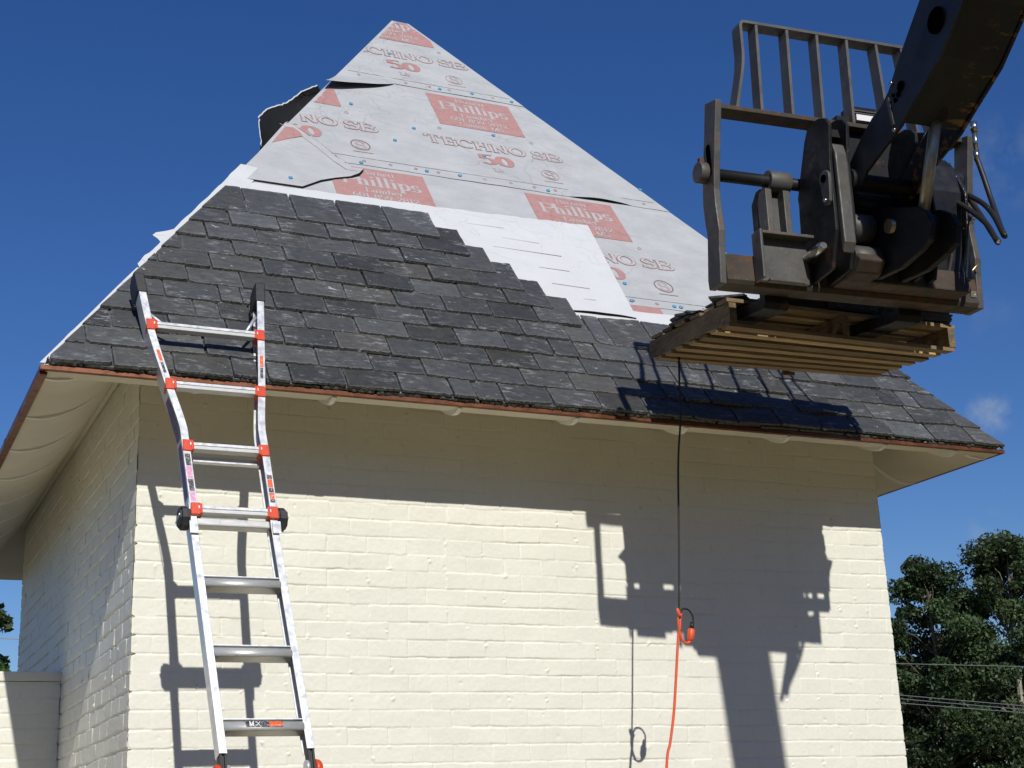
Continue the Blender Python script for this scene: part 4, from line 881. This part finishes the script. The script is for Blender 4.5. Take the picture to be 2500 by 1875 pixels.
put(1.22, .37, .0018 + .0088 * 8.1, -.3, 0, 0, 'loose slate overhanging the tallest stack under the hydraulic hoses', 1.05)

# ------------------------------------------------------------------ cords
top = CF(.215, .60, .02)
bc = MB(); P = [CF(.30, .93, .10), CF(.28, .945, .085), (3.545, 5.742, 3.80), (3.534, 5.737, 3.76), (3.528, 5.737, 3.70), (3.522, 5.737, 3.60), (3.515, 5.735, 3.45), (3.485, 5.737, 3.224), (3.462, 5.737, 2.90), (3.440, 5.737, 2.62), (3.434, 5.737, 2.545), (3.437, 5.735, 2.525), (3.430, 5.725, 2.515), (3.436, 5.73, 2.535), (3.455, 5.737, 2.556), (3.482, 5.737, 2.553), (3.500, 5.737, 2.53), (3.503, 5.737, 2.505), (3.494, 5.737, 2.475)]
bc.tube(smooth_path(P, 6), .0046, 8); bk = bc.build('black_cord', 'cord_black'); tag(bk, 'thin black power cord hanging from the pallet past the eave', 'cord')
k = MB(); k.tube([(3.498, 5.737, 2.498), (3.491, 5.737, 2.470)], [.009, .0115], 10); k.build('cord_plug', 'cord_black', bk)
oc = MB(); P = [(3.488, 5.737, 2.424), (3.478, 5.737, 2.412), (3.460, 5.737, 2.406), (3.440, 5.736, 2.420), (3.428, 5.735, 2.46), (3.427, 5.735, 2.51), (3.433, 5.733, 2.535), (3.424, 5.73, 2.553), (3.421, 5.727, 2.545), (3.430, 5.725, 2.525), (3.440, 5.728, 2.53), (3.434, 5.73, 2.515), (3.428, 5.73, 2.47), (3.420, 5.737, 2.424), (3.395, 5.737, 2.25), (3.375, 5.737, 2.05), (3.345, 5.737, 1.95), (3.319, 5.737, 1.875), (3.26, 5.72, 1.4), (3.2, 5.70, .7), (3.18, 5.66, .06), (3.3, 5.5, .006), (3.8, 5.2, .006)]
P[15:17] = [(3.372, 5.737, 2.10), (3.345, 5.737, 1.98)]
oc.tube(smooth_path(P, 6), .0062, 8); ok = oc.build('orange_cord', 'cord_orange'); tag(ok, 'orange extension cord knotted to the black cord in front of the wall', 'cord')
k = MB(); k.tube([(3.4915, 5.737, 2.4695), (3.490, 5.737, 2.463), (3.486, 5.737, 2.440), (3.482, 5.737, 2.424), (3.480, 5.737, 2.415)], [.0125, .0165, .0165, .013, .007], 12); k.build('cord_socket', 'cord_orange', ok)

# ------------------------------------------------------------------ trees
def tree(name, lab, base, H, rad, seed, n_leaf, mat, bark, zc=(.25, 1.), clumps=60, size=.16, thin=.0, flat=1.):
    r = np.random.default_rng(seed); t = thing(name, base, lab, 'tree', 'trees behind the building'); bx, by, bz = base
    k = MB(); tp = [(bx, by, bz - .1)]
    for i in range(1, 9): tp.append((bx + r.normal(0, .10), by + r.normal(0, .10), bz + H * .92 * i / 8))
    k.tube(tp, [max(.02, .16 * (1 - i / 9.5)) * H / 9 for i in range(9)], 8)
    cl = []
    for q in range(clumps):
        z = H * (zc[0] + (zc[1] - zc[0]) * r.uniform(0, 1) ** .85); f = (z / H - zc[0]) / (zc[1] - zc[0]); prof = (sin(pi * min(1, (.18 + .80 * f))) ** .65)
        a = r.uniform(0, 2 * pi); d = rad * prof * r.uniform(.15, 1.05) ** .6
        c = np.array([bx + cos(a) * d, by + sin(a) * d, bz + z]); cl.append((c, rad * r.uniform(.13, .34) * (1.1 - .4 * f)))
        j = min(8, max(1, int(z / (H * .92) * 8 * .9))); s0 = Vector(tp[j]); e = Vector(c); md = (s0 + e) / 2 + Vector((r.normal(0, .08), r.normal(0, .08), .12)) 
        k.tube([s0, md, e], [.016 * H / 9, .010 * H / 9, .004], 5, cap=False)
    k.build('trunk', bark, t)
    n = n_leaf; ci = r.integers(0, len(cl), n); cen = np.array([c for c, _ in cl])[ci]; rr_ = np.array([q for _, q in cl])[ci]
    dv = r.normal(0, 1, (n, 3)); dv /= np.linalg.norm(dv, axis=1)[:, None]; dist = r.uniform(0, 1, n) ** .45
    pos = cen + dv * (rr_ * dist)[:, None] * np.array([1.15, 1.15, .8])
    a = r.normal(0, 1, (n, 3)); a /= np.linalg.norm(a, axis=1)[:, None]; b = np.cross(a, r.normal(0, 1, (n, 3))); b /= np.linalg.norm(b, axis=1)[:, None]
    sz = size * r.uniform(.5, 1.15, n)[:, None]
    v = np.stack([pos - a * sz, pos + b * sz * .55 - a * sz * .1, pos + a * sz, pos - b * sz * .55 - a * sz * .1], 1).reshape(-1, 3); f = np.arange(n * 4).reshape(-1, 4)
    tone = np.repeat(np.clip(r.normal(.5, .16, n) + r.normal(0, .13, len(cl))[ci], .1, 1), 4)
    np_mesh('crown', v, f, mat, t, smooth=False, attrs={'tone': tone})
tree('leafy_tree', 'dark leafy tree with a rounded top beside the sunlit edge of the brick wall', (29.0, 34.4, 0), 9.0, 2.2, 21, 60000, 'leaf_dark', 'bark', (.08, .98), 130, .075)
tree('leafy_tree', 'thinner tree with pale bare branches showing through its loose crown', (30.85, 33.3, 0), 9.5, 2.3, 22, 48000, 'leaf_olive', 'bark_pale', (.10, 1.0), 95, .075)
tree('leafy_tree', 'lower dense tree filling the gap beneath the other two crowns', (30.6, 35.6, 0), 6.8, 2.9, 23, 60000, 'leaf_olive', 'bark', (.03, 1.0), 130, .085)
tree('leafy_tree', 'bright green tree seen past the shaded flank of the building', (2.2, 30.0, 0), 6.6, 1.5, 24, 14000, 'leaf_bright', 'bark', (.15, 1.0), 60, .10)
# ------------------------------------------------------------------ overhead wires
def wire(p0, p1, lab):
    k = MB(); P = []
    for i in range(41):
        t = i / 40; P.append((p0[0] + (p1[0] - p0[0]) * t, p0[1] + (p1[1] - p0[1]) * t, p0[2] + (p1[2] - p0[2]) * t - .12 * (1 - (2 * t - 1) ** 2)))
    k.tube(P, .0085, 6); tag(k.build('power_line', 'wire'), lab, 'power line', 'power lines in front of the trees')
wire((-14, 25, 5.25), (38, 25, 4.70), 'single upper power line crossing in front of the tree tops')
wire((8, 25, 5.04), (38, 25, 3.10), 'uppermost of the three close power lines low in front of the trees')
wire((8, 25, 4.97), (38, 25, 3.02), 'middle one of the three close power lines low in front of the trees')
wire((8, 25, 4.82), (38, 25, 3.03), 'lowest of the three close power lines low in front of the trees')

# unseen leaf band added behind the camera to darken the shaded wall
n = 9000; a = rng.uniform(radians(178), radians(362), n); d = rng.uniform(20, 27, n); z = rng.uniform(0, 1, n) ** .8 * (8.5 + 2.2 * np.sin(a * 9) + 1.2 * np.sin(a * 23 + 1))
pos = np.stack([2 + d * np.cos(a), d * np.sin(a), z], 1); u1 = rng.normal(0, 1, (n, 3)); u1 /= np.linalg.norm(u1, axis=1)[:, None]; u2 = np.cross(u1, rng.normal(0, 1, (n, 3))); u2 /= np.linalg.norm(u2, axis=1)[:, None]
sz = rng.uniform(.35, .8, n)[:, None]
v = np.stack([pos - u1 * sz, pos + u2 * sz * .7, pos + u1 * sz, pos - u2 * sz * .7], 1).reshape(-1, 3)
tag(np_mesh('added_woods', v, np.arange(n * 4).reshape(-1, 4), 'leaf_olive', smooth=False, attrs={'tone': np.repeat(rng.uniform(.25, .7, n), 4)}), kind='stuff', label='unseen tree band behind the camera, added to dim the shaded wall', cat='added_woods')
